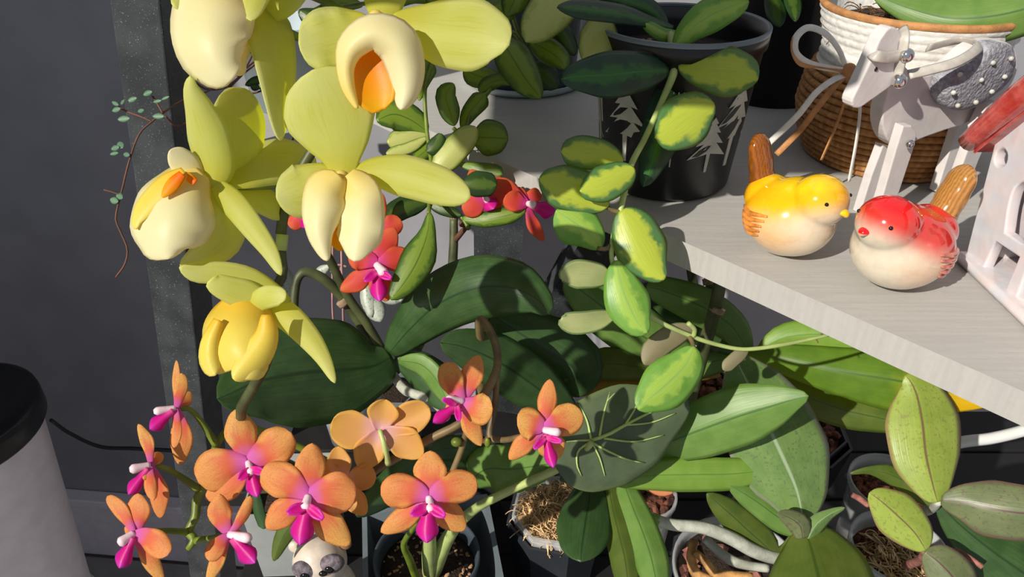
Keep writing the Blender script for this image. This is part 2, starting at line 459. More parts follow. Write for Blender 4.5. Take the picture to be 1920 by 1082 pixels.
M['lf_speck'] = leafmat('speckled_grey_green_leaf', C(104, 134, 74), C(120, 148, 84), rib=C(164, 184, 146), spots=C(102, 124, 78), edge=C(150, 150, 130), trans=.2, rough=.28)  # pale rib paints a bright reflection strip into the leaf colour
M['lf_seed'] = leafmat('yellow_green_speckled_leaf', C(150, 172, 74), C(166, 184, 84), rib=C(126, 104, 74), spots=C(146, 154, 76), edge=C(166, 140, 100), trans=.28, rough=.34)
M['lf_purple'] = leafmat('purple_tinged_leaf', C(104, 116, 78), C(120, 128, 88), rib=C(96, 60, 64), spots=C(106, 104, 82), edge=C(136, 108, 96), trans=.2, rough=.36)
M['lf_hoyad'] = leafmat('deep_green_hoya_leaf', C(34, 62, 44), C(44, 74, 48), center=C(56, 104, 44), rib=C(70, 118, 54), trans=.2, rough=.3, cw=.3)
M['lf_hoya'] = leafmat('variegated_hoya_leaf', C(74, 122, 64), C(88, 132, 84), center=C(190, 204, 72), edge=C(66, 100, 60), trans=.3, tcol=C(180, 200, 30), rough=.34, cw=.62)
M['lf_hoyag'] = leafmat('soft_green_hoya_leaf', C(110, 160, 60), C(126, 174, 78), center=C(166, 200, 84), rib=C(150, 190, 104), trans=.3, rough=.36, cw=.45)
M['lf_hoyap'] = leafmat('pale_leaf_underside', C(170, 180, 118), C(184, 190, 130), edge=C(110, 136, 80), trans=.3, rough=.5)
M['lf_hoyab'] = leafmat('grey_brown_leaf_underside', C(140, 132, 100), C(150, 140, 108), edge=C(110, 120, 70), trans=.3, rough=.5)
M['lf_small'] = leafmat('small_hoya_leaf', C(58, 92, 34), C(72, 108, 38), center=C(120, 146, 48), edge=C(40, 66, 30), rib=C(70, 104, 36), trans=.3, tcol=C(140, 160, 10), cw=.6)
M['lf_smallp'] = leafmat('cream_green_leaf', C(150, 172, 84), C(170, 186, 100), center=C(204, 208, 124), edge=C(70, 100, 44), trans=.32, tcol=C(190, 196, 60), cw=.7)
M['lf_smalld'] = leafmat('small_dark_leaf', C(36, 60, 26), C(46, 74, 30), center=C(74, 98, 34), trans=.22, cw=.4)
M['lf_aloc'] = leafmat('dark_veined_leaf', C(78, 92, 66), C(88, 104, 74), trans=.12, rough=.42, edge=C(104, 120, 80), stripe=.04)
M['vein'] = plain('pale_green_vein', C(168, 192, 112), .5, .05)
M['lf_tiny'] = leafmat('tiny_grey_green_leaf', C(96, 132, 104), C(110, 146, 116), trans=.2)
M['lf_silver'] = leafmat('silver_mottled_leaf', C(170, 178, 164), C(186, 192, 178), spots=C(130, 146, 124), trans=.2)

# ------------------------------------------------------------------ the room
WY = math.radians(-5.5)
WD = Vector((math.cos(WY), math.sin(WY), 0)); WN = Vector((math.sin(WY), -math.cos(WY), 0)); W0 = Vector((-.83, 1.08, 0)); FLZ = -.17
def wallp(s, z, off=0): q = W0 + WD * s + WN * off; return Vector((q.x, q.y, z))
structure(box(None, 'wall_back', wallp(.6, 1.1, -.05), (2.2, .05, 1.3), 'wall', WY, 0))
structure(box(None, 'shade_wall_left', (-1.03, .82, 1.1), (.05, .35, 1.3), 'wall', 0, 0))      # added out of view; its end casts the shade edge behind
structure(box(None, 'shade_panel', (-1.03, .31, .605), (.05, .16, .775), 'wall', 0, 0))       # added unseen panel that keeps sun off the back wall's lower left
bb = structure(box(None, 'baseboard_back', wallp(.6, FLZ + .097, .009), (2.1, .009, .097), 'base', WY, .003))
box(bb, 'baseboard_cap', wallp(.6, FLZ + .184, .015), (2.1, .015, .011), 'base', WY, .003)
fl = structure(box(None, 'floor', (.2, -.2, FLZ - .04), (2.4, 1.6, .028), 'grout', 0, 0))
for i in range(-4, 3):
    for j in range(0, 3):
        c = wallp(.14 + i * .305 + .15, FLZ - .0075, .175 + j * .305)
        box(fl, 'tile', c, (.151, .151, .0075), 'tile', WY, .001)

# pale display shelf on dark legs
SZ = .997
fa, fb = onz(1920, 745, SZ), onz(940, 310, SZ)
ED = (fb - fa).normalized(); EN = Vector((-ED.y, ED.x, 0))
if EN.y < 0: EN = -EN
RZ = math.atan2(ED.y, ED.x)
sc_ = fa + ED * .16 + EN * .165
shelf = thing('display_shelf', 'pale grey wooden shelf board on dark legs carrying the pots and birds', 'shelf', (fa.x + .1, fa.y + .2, FLZ))
box(shelf, 'shelf_board', (sc_.x, sc_.y, SZ - .0065), (.48, .165, .0065), 'shelf', RZ, .003)
# legs seen below the board
def beam(parent, name, a, b, w, dp, mat, side=None):
    a, b = Vector(a), Vector(b); T = (b - a).normalized()
    X = (side or Vector((1, 0, 0))); X = (X - T * X.dot(T)).normalized(); Yv = T.cross(X)
    R = Matrix((X, Yv, T)).transposed()
    return box(parent, name, (a + b) / 2, (w / 2, dp / 2, (b - a).length / 2), mat, R=R, bevel=.0015)
p1 = P(935, 395, .80); p2 = P(934, 500, .84)
dr = (p2 - p1); p3 = p1 + dr * ((p1.z - FLZ) / -dr.z); p0_ = p1 - dr * ((SZ - .013 - p1.z) / -dr.z) 
beam(shelf, 'leg', p0_, p3, .050, .03, 'post')
q1 = P(1125, 435, .70); q2 = P(1030, 600, .80)
dq = q2 - q1; q0 = q1 - dq * ((SZ - .013 - q1.z) / -dq.z); q3 = q1 + dq * (q1.z / -dq.z)
dq2 = (q2 - q1); q3 = q1 + dq2 * 2.2
beam(shelf, 'brace', q0, q3, .036, .03, 'post')
for s_, e_ in ((-.45, .14), (.26, .10)):
    c = sc_ + ED * s_ + EN * e_
    beam(shelf, 'leg', (c.x, c.y, FLZ), (c.x, c.y, SZ - .013), .04, .03, 'post')

# dark plant stand: tall post at the left and the low black shelf that carries the orchid pots
LZ = .60
a1 = P(279, 0, .60); a2 = P(354, 660, .78)
dd_ = a2 - a1; lo = a1 + dd_ * ((a1.z - FLZ) / -dd_.z); hi = a1 - dd_ * .75
stand = thing('plant_stand', 'charcoal painted plant stand with tall speckled post and low black shelf', 'plant stand', (-.1, .45, FLZ))
pd = Vector((1, -.06, 0))
beam(stand, 'post', lo, hi, .040, .045, 'post', pd)
for i in range(7):
    box(stand, 'shelf_slat', (.18, .235 + i * .072, LZ - .010), (.45, .0345, .010), 'blackrough', 0, .002)  # black ends run on right, standing in for the shaded wall beyond
for x_ in (-.24, .60):
    box(stand, 'shelf_bearer', (x_, .47, LZ - .032), (.018, .25, .012), 'blackrough', 0, .002)
for x_, y_, zt_ in ((.60, .26, LZ - .044), (.60, .68, LZ - .044), (-.24, .26, LZ - .044)):
    box(stand, 'leg', (x_, y_, (zt_ + FLZ) / 2), (.018, .018, (zt_ - FLZ) / 2), 'post', 0, .002)
box(stand, 'cross_rail', (-.29, .60, LZ - .032), (.075, .014, .012), 'blackrough', 0, .002)
for i in range(5):
    box(stand, 'shade_slat', (-.165, .275 + i * .076, 1.30), (.17, .0375, .010), 'shelf', 0, .002)  # added above the view to cast shade on hoya and shelf

# canister at the lower left
cc_ = P(-105, 776, .95); ct = Vector((cc_.x, cc_.y, FLZ))
can = thing('lidded_canister', 'white conical canister with round black lid beside the dark wall', 'canister', ct)
hz = cc_.z; R0 = 158 * .95 / F
vs, fs = [], []
for i in range(9):
    u_ = i / 8
    for j in range(48):
        a = 6.283 * j / 48; r_ = (R0 * .93 - u_ * .075) * (1 + .014 * math.sin(a * 9) * (.3 + u_))
        vs.append((ct.x + r_ * math.cos(a), ct.y + r_ * math.sin(a), FLZ + (hz - .03 - FLZ) * (1 - u_)))
fs = [(i*48+j, i*48+(j+1) % 48, (i+1)*48+(j+1) % 48, (i+1)*48+j) for i in range(8) for j in range(48)]
link('body', vs, fs, 'white_body', can)
lathe(can, 'lid', (ct.x, ct.y, hz - .035), [(0, .0), (R0 * .98, 0), (R0, .004), (R0, .026), (R0 * .985, .034), (R0 * .93, .036), (R0 * .9, .032), (R0 * .5, .040), (0, .042)], 'black', 56)
cbl = tube(None, 'power_cable', [(96, 788, 1.0), (130, 812, 1.06), (190, 838, 1.16), (250, 841, 1.24), (330, 845, 1.27), (420, 850, 1.28)], 3.6, 'cable')
tag(cbl, 'thin black cable running from the black lid along the wall', 'cable')
g0 = onz(118, 1030, FLZ + .006); g1 = onz(140, 1055, FLZ + .006); g2 = onz(175, 1085, FLZ + .006); g3 = onz(220, 1130, FLZ + .006)
tag(tubew(None, 'floor_cable', [g0, g1, g2, g3], .004, 'wcable'), 'white cable lying on the floor tiles beside the canister', 'cable')

# ------------------------------------------------------------------ pots
def ring_pot(parent, c, r, h, mat, seg=40, taper=.8, wall=.0022, rot=0, name='pot', lip=.002):
    """open pot with wall thickness; c is the middle of its base"""
    rb = r * taper
    pr = [(0, 0), (rb, 0), (r - lip, h * .9), (r - lip, h * .92), (r, h * .925), (r, h), (r - wall, h), (r - wall - lip, h * .9), (rb - wall, .004), (0, .004)]
    return lathe(parent, name, c, pr, mat, seg, seg > 12, rot)
def potted(name, label, px, py, zr, rpx, mat, fill, seg=40, taper=.78, rot=0, fmat='soil', depthf=.86, group=None, lz=LZ + .0005, h=None):
    """a thing with a pot whose rim is seen at px, py; returns (thing, rim centre, radius)"""
    c = onz(px, py, zr); r = rpx * depth(c) / F
    t_ = thing(name, label, 'plant', (c.x, c.y, lz), group)
    hh = zr - lz
    ring_pot(t_, (c.x, c.y, lz), r, hh, mat, seg, taper, rot=rot)
    zz = lz + hh * depthf; ri = r * (taper + (1 - taper) * depthf) * (math.cos(math.pi / seg) if seg < 12 else 1) - .003
    top = lathe(t_, 'potting_mix', (c.x, c.y, zz), [(0, .002), (ri * .5, .0015), (ri, 0), (ri * .9, -.02), (0, -.02)], fmat, 24)
    cc = (c.x, c.y, zz)
    if fill == 'grit': chips(t_, 'pumice_grit', cc, ri * .95, 110, .0012, .0026, 'grit')
    if fill == 'bark': chips(t_, 'bark_chips', cc, ri * .92, 60, .004, .009, 'bark', .006)
    if fill == 'pink': chips(t_, 'bark_chips', cc, ri * .92, 20, .004, .009, 'barkpink', .005)
    if fill == 'moss': strands(t_, 'dried_moss', cc, ri * .92, 520, .0008, 'moss', .010, .016)
    if fill == 'mossmix':
        strands(t_, 'dried_moss', (c.x - .002, c.y - .004, zz + .004), ri * .72, 420, .0008, 'moss', .014, .016); chips(t_, 'bark_chips', cc, ri * .9, 30, .004, .008, 'bark', .004)
    return t_, Vector(cc), r

# ------------------------------------------------------------------ orchid flowers
def tepal(parent, name, c, tp, w, d, dd, mat, cup=.3, curl=0, p=2.1, bx=0.0):
    x0, y0 = c; x1, y1 = tp
    mx_, my_ = x1 - x0, y1 - y0
    nx, ny = -my_ * bx, mx_ * bx
    if name == 'petal':
        st = [(x0, y0, w * .24), (x0 + mx_ * .26 + nx * .8, y0 + my_ * .26 + ny * .8, w * .70), (x0 + mx_ * .60 + nx, y0 + my_ * .60 + ny, w * 1.04), (x0 + mx_ * .86 + nx * .4, y0 + my_ * .86 + ny * .4, w * .80), (x1, y1, w * .05)]
    else:
        st = [(x0, y0, w * .26), (x0 + mx_ * .28 + nx * .8, y0 + my_ * .28 + ny * .8, w * .68), (x0 + mx_ * .56 + nx, y0 + my_ * .56 + ny, w), (x0 + mx_ * .85 + nx * .4, y0 + my_ * .85 + ny * .4, w * .62), (x1, y1, w * .04)]
    sg = random.choice((-1, 1))
    return blade(parent, name, st, d, d + dd, mat, cup=cup + random.uniform(-.12, .12), bend=curl, p=2.3 if name == 'petal' else 1.75, nu=16, nv=10, thick=.0007, wave=.16, wn=random.uniform(.8, 1.6), fold=-.06, tilt=sg * random.uniform(0, .15))
def moth(parent, c, d, pet, lip, col, mat='opet', back=False, lipw=None, side=0):
    """moth-orchid flower: pet = [(x, y, width, depth change in mm, curve)], first the upper sepal, then two petals, two sepals"""
    cx, cy = c
    k = d / F
    if col:
        q0, q1 = P(cx, cy, d), P(col[0], col[1], d - .006)
        r_ = (col[2] if len(col) > 2 else 8) * k
        fl_ = tubew(parent, 'flower', [q0, q0.lerp(q1, .45), q0.lerp(q1, .85), q1], [r_ * .7, r_ * .85, r_ * 1.05, r_ * .5], 'column', n=9)
    else:
        fl_ = ell(parent, 'flower', P(cx, cy, d + .001), (5 * k, 5 * k, 5 * k), 'column', sub=2)
    for i, q in enumerate(pet):
        z = .0012 if i not in (1, 2) else -.0006
        if back: z = -z
        tepal(fl_, 'petal' if i in (1, 2) else 'sepal', c, q[:2], q[2], d + z, (q[3] if len(q) > 3 else 3) / 1000, mat,
              cup=(-.25 if back else .3), curl=.05 if not back else -.03, bx=(q[4] if len(q) > 4 else 0))
    if lip:
        lx, ly, lw = lip[:3]
        lp = blade(fl_, 'lip', [(cx + (lx-cx)*.12, cy + (ly-cy)*.12, lw*.45), (cx + (lx-cx)*.45, cy + (ly-cy)*.45, lw*.62), (cx + (lx-cx)*.72, cy + (ly-cy)*.72, lw), (lx, ly, lw*.08)],
                   d - .004, d - .009, 'olip', cup=.75, p=1.6, nu=12, nv=6, thick=.001)
        if not side:
            for s in (-1, 1):
                ang = math.atan2(ly - cy, lx - cx) + s * 1.05
                L_ = math.hypot(lx - cx, ly - cy) * .42
                b0 = (cx + (lx-cx)*.2, cy + (ly-cy)*.2)
                blade(fl_, 'side_lobe', [(b0[0], b0[1], lw*.2), (b0[0] + L_*.5*math.cos(ang), b0[1] + L_*.5*math.sin(ang), lw*.42), (b0[0] + L_*math.cos(ang), b0[1] + L_*math.sin(ang), lw*.1)],
                      d - .005, d - .010, 'olip', cup=-.5, nu=8, nv=4, thick=.0008)
    return fl_

# ---- orange orchid with sprays of open flowers
T3, cc3, r3 = potted('orange_orchid', 'orchid with sprays of orange flowers with magenta lips', 890, 845, LZ + .085, 60, 'darkpot', 'bark', 6, .8, .2, 'soil')
moth(T3, (465, 866), .430, [(441, 768, 64, 2), (372, 905, 80, 2, .08), (547, 812, 70, 2, .04), (385, 935, 52, 4, -.1), (545, 888, 42, 5)], (482, 932, 34), (472, 890, 8))
moth(T3, (578, 930), .412, [(586, 831, 60, 2), (488, 888, 68, 2, .06), (668, 930, 78, 2, -.06), (500, 992, 56, 4, .04), (656, 1022, 60, 4, .05)], (562, 1022, 46), (571, 955, 10))
moth(T3, (804, 932), .418, [(808, 845, 64, 2), (714, 928, 66, 2, .10), (896, 908, 62, 2, -.06), (714, 998, 46, 5, -.04), (872, 994, 54, 5, .0)], (800, 1018, 44), (808, 960, 9))
moth(T3, (868, 752), .440, [(898, 666, 44, 4), (836, 679, 46, 2, -.05), (924, 768, 60, -6, .1), (836, 772, 30, 6), (902, 836, 36, 3, .04)], (812, 793, 26), (836, 749, 9), side=0)
moth(T3, (1020, 806), .442, [(1031, 711, 38, 4), (970, 798, 62, -2, .12), (1088, 768, 60, 2, .05), (955, 862, 38, 5, .05), (1046, 862, 54, 6)], (1038, 877, 26), (1050, 812, 9))
moth(T3, (712, 808), .450, [(722, 750, 60, -2), (620, 798, 70, -4, -.04), (804, 764, 58, -3, .03), (676, 878, 58, -2), (792, 856, 60, -2, -.05)], None, None, 'oback', back=True)
moth(T3, (640, 905), .446, [(632, 838, 46, 2), (606, 880, 40, 3), (700, 880, 46, 2, .1), (684, 965, 42, -4, .0), (612, 960, 30, 3)], None, None, 'oback', back=True)
# side-on flowers at the left
moth(T3, (330, 765), .440, [(331, 675, 16, 2), (341, 700, 26, -14, .04), (326, 840, 18, -10, -.05), (357, 734, 24, 14, .1), (337, 872, 44, 10, -.06)], (281, 806, 30), (288, 772, 8), side=1)
moth(T3, (282, 872), .432, [(259, 795, 26, 2, .08), (304, 850, 22, 12), (288, 938, 24, -12, .05), (300, 972, 38, 8, -.06), (270, 900, 18, -8)], (241, 928, 28), (243, 881, 9), side=1)
moth(T3, (252, 1000), .405, [(259, 925, 48, 2, .04), (201, 930, 28, 6, .05), (314, 1042, 50, -10, -.10), (306, 1092, 34, 4), (234, 988, 20, 8)], (224, 1066, 34), (222, 1020, 10), side=1)
moth(T3, (430, 1002), .420, [(412, 926, 48, 2, -.10), (470, 930, 22, 6, .06), (392, 1052, 34, -8, .06), (388, 1095, 28, 2), (455, 1000, 18, 6)], (478, 1056, 40), (470, 1010, 10), side=1)
tube(T3, 'flower_stalk', [(334, 766, .444), (356, 768, .448), (380, 795, .452), (406, 835, .455)], [5, 5, 6, 8], 'stem')
tube(T3, 'flower_stalk', [(284, 872, .436), (310, 878, .440), (340, 895, .445), (372, 918, .450)], [5, 5, 6, 8], 'stem')
tube(T3, 'flower_stalk', [(262, 998, .410), (300, 995, .425), (352, 998, .445)], [5, 5, 7], 'stem')
tube(T3, 'flower_stalk', [(424, 1000, .425), (400, 1008, .432), (368, 1014, .440)], [5, 5, 7], 'stem')
tube(T3, 'flower_spike', [(352, 1030, .442), (364, 1012, .443), (354, 996, .446), (366, 970, .448), (370, 935, .450), (392, 890, .453), (406, 835, .456), (440, 800, .470), (520, 820, .49), (620, 870, .50), (660, 915, .47)], [5, 8, 8, 8, 8, 7, 7, 7, 7, 7, 8], 'stem', n=70)
tube(T3, 'flower_spike', [(655, 920, .462), (700, 885, .460), (745, 858, .458), (808, 822, .456), (868, 790, .455), (905, 745, .462), (932, 690, .470), (926, 636, .490), (900, 600, .52), (905, 700, .58), (885, 860, .63)], [10, 8, 8, 8, 8, 9, 8, 8, 8, 8, 8], 'brownstem', n=80)
tube(T3, 'flower_spike', [(932, 700, .470), (928, 760, .468), (918, 818, .466), (940, 825, .460), (972, 820, .450), (1012, 808, .446)], [6, 6, 6, 6, 6, 5], 'brownstem', n=40)
tube(T3, 'flower_spike', [(878, 795, .458), (866, 840, .462), (845, 895, .468), (838, 930, .49), (870, 930, .60)], 6, 'brownstem', n=30)
tube(T3, 'flower_stalk', [(712, 806, .446), (720, 832, .444), (728, 870, .452)], [4, 5, 6], 'palestem')
ell(T3, 'bud', P(856, 829, .457), (.0035, .003, .003), 'stem')
ell(T3, 'bud', P(914, 830, .463), (.002, .002, .004), 'stem')
blade(T3, 'leaf', [(880, 905, 30), (910, 880, 84), (955, 880, 94), (1005, 874, 70), (1052, 866, 4)], .585, .525, 'lf_mid', cup=.2, fold=.15, bend=.06)
blade(T3, 'leaf', [(880, 905, 30), (835, 872, 62), (780, 880, 70), (730, 915, 62), (668, 968, 6)], .585, .535, 'lf_dark', cup=.2, fold=.15, bend=.06)
blade(T3, 'leaf', [(870, 895, 30), (890, 850, 50), (850, 840, 50), (800, 850, 4)], .59, .56, 'lf_dark')

# ---- red orchid with the broad dark leaves
T2, cc2, r2 = potted('red_orchid', 'broad dark-leaved orchid with arching spikes and red flowers', 735, 722, LZ + .08, 60, 'greypot', 'none', 6, .8, 0)
blade(T2, 'leaf', [(730, 662, 24), (768, 618, 78), (822, 570, 112), (893, 540, 122), (962, 540, 106), (1008, 562, 62), (1031, 590, 3)], .60, .515, 'lf_dark', cup=.35, fold=.1, bend=.10, nu=26, nv=12, thick=.0012)
blade(T2, 'leaf', [(735, 668, 24), (702, 686, 110), (640, 694, 190), (562, 700, 206), (482, 716, 158), (432, 738, 84), (407, 748, 5)], .60, .51, 'lf_dark', cup=.22, fold=.18, bend=.05, nu=26, nv=12, thick=.0012)
blade(T2, 'leaf', [(1085, 800, 20), (1046, 758, 64), (990, 715, 100), (930, 676, 102), (868, 650, 72), (825, 642, 3)], .60, .53, 'lf_dark', cup=.2, fold=.2, bend=.05, nu=22, nv=10, thick=.0012)
blade(T2, 'leaf', [(920, 590, 20), (975, 625, 100), (1035, 665, 140), (1075, 690, 120), (1086, 745, 5)], .60, .60, 'lf_dark', cup=.15, fold=.1, nu=18, thick=.0012)
blade(T2, 'leaf', [(742, 668, 20), (785, 690, 66), (828, 728, 78), (862, 772, 4)], .605, .575, 'lf_dark', cup=.2, fold=.2, thick=.0012)
blade(T2, 'leaf', [(748, 676, 10), (790, 684, 40), (818, 712, 40), (842, 760, 4)], .590, .562, 'lf_mid', cup=.2, fold=.2, tilt=.6, thick=.0012)
tube(T2, 'flower_spike', [(740, 700, .62), (690, 610, .60), (655, 560, .59), (625, 500, .575), (600, 440, .56), (640, 420, .56)], 9, 'darkstem', n=40)
tube(T2, 'flower_spike', [(745, 700, .63), (700, 640, .62), (672, 600, .61), (640, 555, .60), (605, 522, .59), (570, 510, .585), (556, 530, .585), (550, 600, .59), (548, 640, .60)], [10, 11, 11, 10, 10, 9, 8, 9, 10], 'darkstem', n=56)
tube(T2, 'aerial_root', [(735, 700, .62), (760, 732, .60), (788, 742, .595), (812, 752, .595), (840, 786, .60)], [9, 9, 9, 9, 7], 'root', n=26)
tube(T2, 'aerial_root', [(716, 720, .63), (708, 752, .62), (700, 790, .63)], [7, 7, 6], 'root', n=14)
tube(T2, 'node', [(640, 562, .598), (648, 570, .600)], [13, 13], 'node', n=4)
tube(T2, 'flower_spike', [(760, 700, .64), (800, 620, .66), (842, 540, .66), (850, 470, .65), (851, 408, .645)], [9, 9, 10, 9, 8], 'darkstem', n=30)
tube(T2, 'flower_spike', [(852, 452, .648), (880, 420, .63), (912, 395, .615), (945, 372, .60)], [6, 5, 5, 4], 'vine', n=20)
tube(T2, 'node', [(851, 412, .645), (851, 400, .645)], [8, 7], 'node', n=4)
ell(T2, 'bud', P(866, 420, .63), (.0028, .0028, .0028), 'vine')
ell(T2, 'bud', P(876, 415, .63), (.0022, .0022, .0022), 'vine')
moth(T2, (706, 496), .530, [(741, 428, 50, 2, -.05), (652, 482, 50, 0, .1), (768, 478, 46, 4), (638, 545, 40, 4, -.05), (728, 564, 48, 6, .05)], (712, 565, 34), (722, 515, 10), 'rpet')
moth(T2, (708, 432), .545, [(716, 362, 26, 2), (690, 400, 40, 3), (752, 412, 40, 2, .05), (690, 440, 40, 5), (735, 460, 40, 5)], None, None, 'rpet')
moth(T2, (908, 368), .565, [(882, 318, 36, 3), (866, 392, 44, 0, -.1), (950, 340, 40, 2), (870, 370, 30, 5), (940, 395, 30, 5)], (926, 392, 34), (915, 378, 6), 'rpet', side=1)
moth(T2, (990, 382), .560, [(1004, 352, 30, 4, .1), (928, 338, 46, 4, -.08), (948, 366, 40, -6, -.1), (1020, 452, 26, -2, .08), (960, 352, 30, 5)], (1040, 398, 36), (1002, 384, 8), 'rpet', side=1)
moth(T2, (566, 402), .56, [(500, 400, 28, 3), (545, 428, 30, 2), (560, 370, 36, 3), (525, 412, 24, 3), (590, 410, 24, 3)], (576, 428, 22), None, 'rpet', side=1)

# ---- yellow orchid
T1, cc1, r1 = potted('yellow_orchid', 'tall yellow orchid with five big pouched blooms in front of the charcoal post', 545, 905, LZ + .095, 106, 'palegrey', 'none', 4, .9, math.pi / 4 + .04)
tube(T1, 'flower_spike', [(600, 262, .372), (575, 300, .374), (545, 360, .374), (530, 410, .374), (526, 470, .374), (530, 515, .374), (512, 550, .376), (505, 610, .385), (502, 670, .392), (478, 720, .405), (452, 768, .42), (470, 830, .52), (560, 880, .64)],
     [10, 10, 10, 10, 10, 9, 9, 10, 10, 10, 10, 10, 9], 'darkstem', n=90)
tube(T1, 'flower_spike', [(600, 262, .372), (640, 180, .372), (690, 90, .372), (640, 20, .375), (560, -20, .38)], 9, 'stem', n=30)
tube(T1, 'node', [(529, 440, .373), (527, 470, .373)], [12, 11], 'palestem', n=4)
def core(x, y, d, r=10): return ell(T1, 'flower', P(x, y, d), (r * d / F, r * d / F, r * d / F), 'ylip', sub=2)
Y = 'ypet'
# top left bloom
f = core(470, 12, .352, 16)
blade(f, 'pouch', [(455, -70, 60), (415, -20, 150), (398, 40, 158), (400, 90, 142), (420, 128, 100), (440, 146, 40)], .345, .330, 'ylip', cup=.55, bend=.16, nu=22, nv=12, wave=.08)
blade(f, 'side_lobe', [(460, 30, 30), (445, 75, 60), (440, 115, 50), (455, 140, 10)], .346, .338, 'ylip', cup=.4, tilt=.5)
blade(f, 'throat', [(452, -10, 40), (455, 40, 40), (462, 66, 28), (466, 90, 4)], .3415, .342, 'ythroat', cup=.2)
blade(f, 'sepal', [(500, -40, 44), (480, -5, 50), (472, 20, 40), (470, 38, 8)], .342, .334, Y, cup=.3)
blade(f, 'petal', [(478, 10, 30), (505, 60, 86), (518, 120, 76), (523, 180, 56), (524, 230, 30), (527, 263, 3)], .350, .344, Y, cup=.1, fold=.2, tilt=-1.25, nu=20)
blade(f, 'petal', [(478, 14, 20), (515, 5, 74), (545, -30, 80), (560, -80, 30)], .356, .352, Y, cup=.2)
blade(f, 'petal', [(470, 8, 20), (420, -10, 60), (350, -5, 66), (324, 10, 12)], .354, .336, Y, cup=.2, wave=.2)
tube(f, 'flower_stalk', [(490, 30, .354), (520, 50, .36), (560, 70, .37)], 8, 'stem')
# upper right bloom
f = core(705, 32, .352, 14)
blade(f, 'sepal', [(720, 38, 44), (721, 5, 76), (724, -40, 96), (726, -90, 20)], .352, .362, Y, cup=.3)
blade(f, 'petal', [(695, 42, 30), (655, 62, 104), (612, 74, 122), (578, 84, 92), (561, 88, 14)], .352, .344, Y, cup=.2, wave=.08, nu=18)
blade(f, 'petal', [(735, 38, 24), (780, 48, 80), (832, 60, 130), (882, 64, 142), (928, 72, 100), (955, 84, 6)], .352, .340, Y, cup=.25, fold=.1, nu=22, nv=12)
blade(f, 'sepal', [(680, 90, 20), (630, 130, 40), (600, 150, 20)], .356, .352, Y)
blade(f, 'pouch', [(670, 204, 6), (653, 164, 26, -.002), (648, 124, 36, -.004), (660, 86, 58, -.007), (697, 60, 70, -.009), (740, 76, 84, -.008), (759, 118, 76, -.005), (762, 166, 56, -.002), (752, 206, 8)], .338, .338, 'ylip', cup=.8, nu=36, nv=14, wave=.04)
blade(f, 'throat', [(692, 86, 40), (694, 125, 70), (702, 165, 86), (712, 198, 50), (716, 206, 10)], .344, .342, 'ythroat', cup=-.3, nu=16)
# middle bloom
f = core(640, 332, .350, 14)
blade(f, 'sepal', [(640, 336, 40), (641, 306, 66), (634, 264, 126), (618, 208, 176), (600, 160, 138), (588, 130, 8)], .350, .340, Y, cup=.18, nu=22, nv=12)
blade(f, 'petal', [(662, 326, 22), (708, 322, 58), (760, 330, 80), (816, 346, 76), (858, 362, 54), (882, 370, 5)], .350, .338, Y, cup=.35, nu=20)
blade(f, 'petal', [(628, 332, 20), (604, 334, 62), (572, 356, 108), (540, 366, 84), (518, 372, 6)], .352, .346, Y, cup=.3, fold=.1, nu=18)
blade(f, 'sepal', [(640, 345, 20), (690, 350, 30), (720, 345, 10)], .354, .354, Y)
blade(f, 'pouch', [(638, 330, 30), (614, 356, 84), (604, 396, 78), (600, 436, 52), (606, 466, 32), (614, 489, 5)], .338, .333, 'ylip', cup=.65, tilt=-.1, bend=.08, nu=24, nv=12, wave=.08)
blade(f, 'pouch', [(650, 328, 36), (676, 360, 74), (680, 400, 84), (674, 440, 88), (668, 470, 52), (664, 490, 8)], .341, .334, 'ylip', cup=.55, tilt=.1, bend=.08, nu=24, nv=12, wave=.14)
blade(f, 'pouch', [(648, 332, 40), (654, 356, 56), (654, 386, 44), (648, 410, 8)], .346, .344, 'ylip2', cup=-.2)
blade(f, 'throat', [(634, 400, 24), (630, 425, 34), (632, 452, 26), (640, 470, 6)], .342, .3405, 'ythroat', cup=.2)
tube(f, 'flower_stalk', [(650, 332, .353), (610, 330, .366), (575, 310, .374)], 7, 'stem')
# left bloom
f = core(392, 338, .350, 14)
blade(f, 'sepal', [(394, 350, 40), (404, 312, 76), (392, 258, 80), (374, 206, 56), (358, 166, 30), (357, 142, 3)], .346, .332, Y, cup=.4, nu=20)
blade(f, 'petal', [(418, 330, 30), (444, 288, 84), (446, 236, 104), (438, 194, 86), (426, 166, 10)], .352, .360, Y, cup=.1, tilt=1.3, nu=18)
blade(f, 'petal', [(428, 338, 30), (478, 312, 78), (526, 302, 86), (566, 308, 62), (590, 325, 6)], .352, .385, Y, cup=.1, tilt=-.7)
blade(f, 'petal', [(430, 345, 20), (480, 368, 52), (520, 392, 44), (546, 402, 6)], .356, .376, Y, cup=.2, tilt=-.6)
blade(f, 'side_lobe', [(372, 334, 30), (350, 312, 54), (332, 294, 44), (318, 282, 6)], .344, .336, 'ylip', cup=.3)
blade(f, 'sepal', [(398, 350, 30), (424, 395, 72), (412, 442, 92), (374, 482, 50), (338, 500, 4)], .350, .340, Y, cup=.1, tilt=-1.0, nu=18)
blade(f, 'pouch', [(378, 322, 40), (352, 352, 110), (330, 396, 158), (316, 436, 150), (312, 468, 96), (316, 486, 16)], .342, .329, 'ylip', cup=.55, bend=.14, nu=24, nv=12, wave=.05)
blade(f, 'pouch', [(346, 322, 20), (310, 350, 44), (276, 384, 40), (256, 414, 20), (254, 430, 4)], .3335, .3315, 'ylip2', cup=.3, tilt=.3)
blade(f, 'throat', [(342, 326, 16), (324, 346, 26), (304, 370, 4)], .3305, .329, 'ythroat', cup=.3)
blade(f, 'throat', [(366, 342, 14), (354, 332, 16), (342, 324, 4)], .334, .334, 'ythroat', cup=.3)
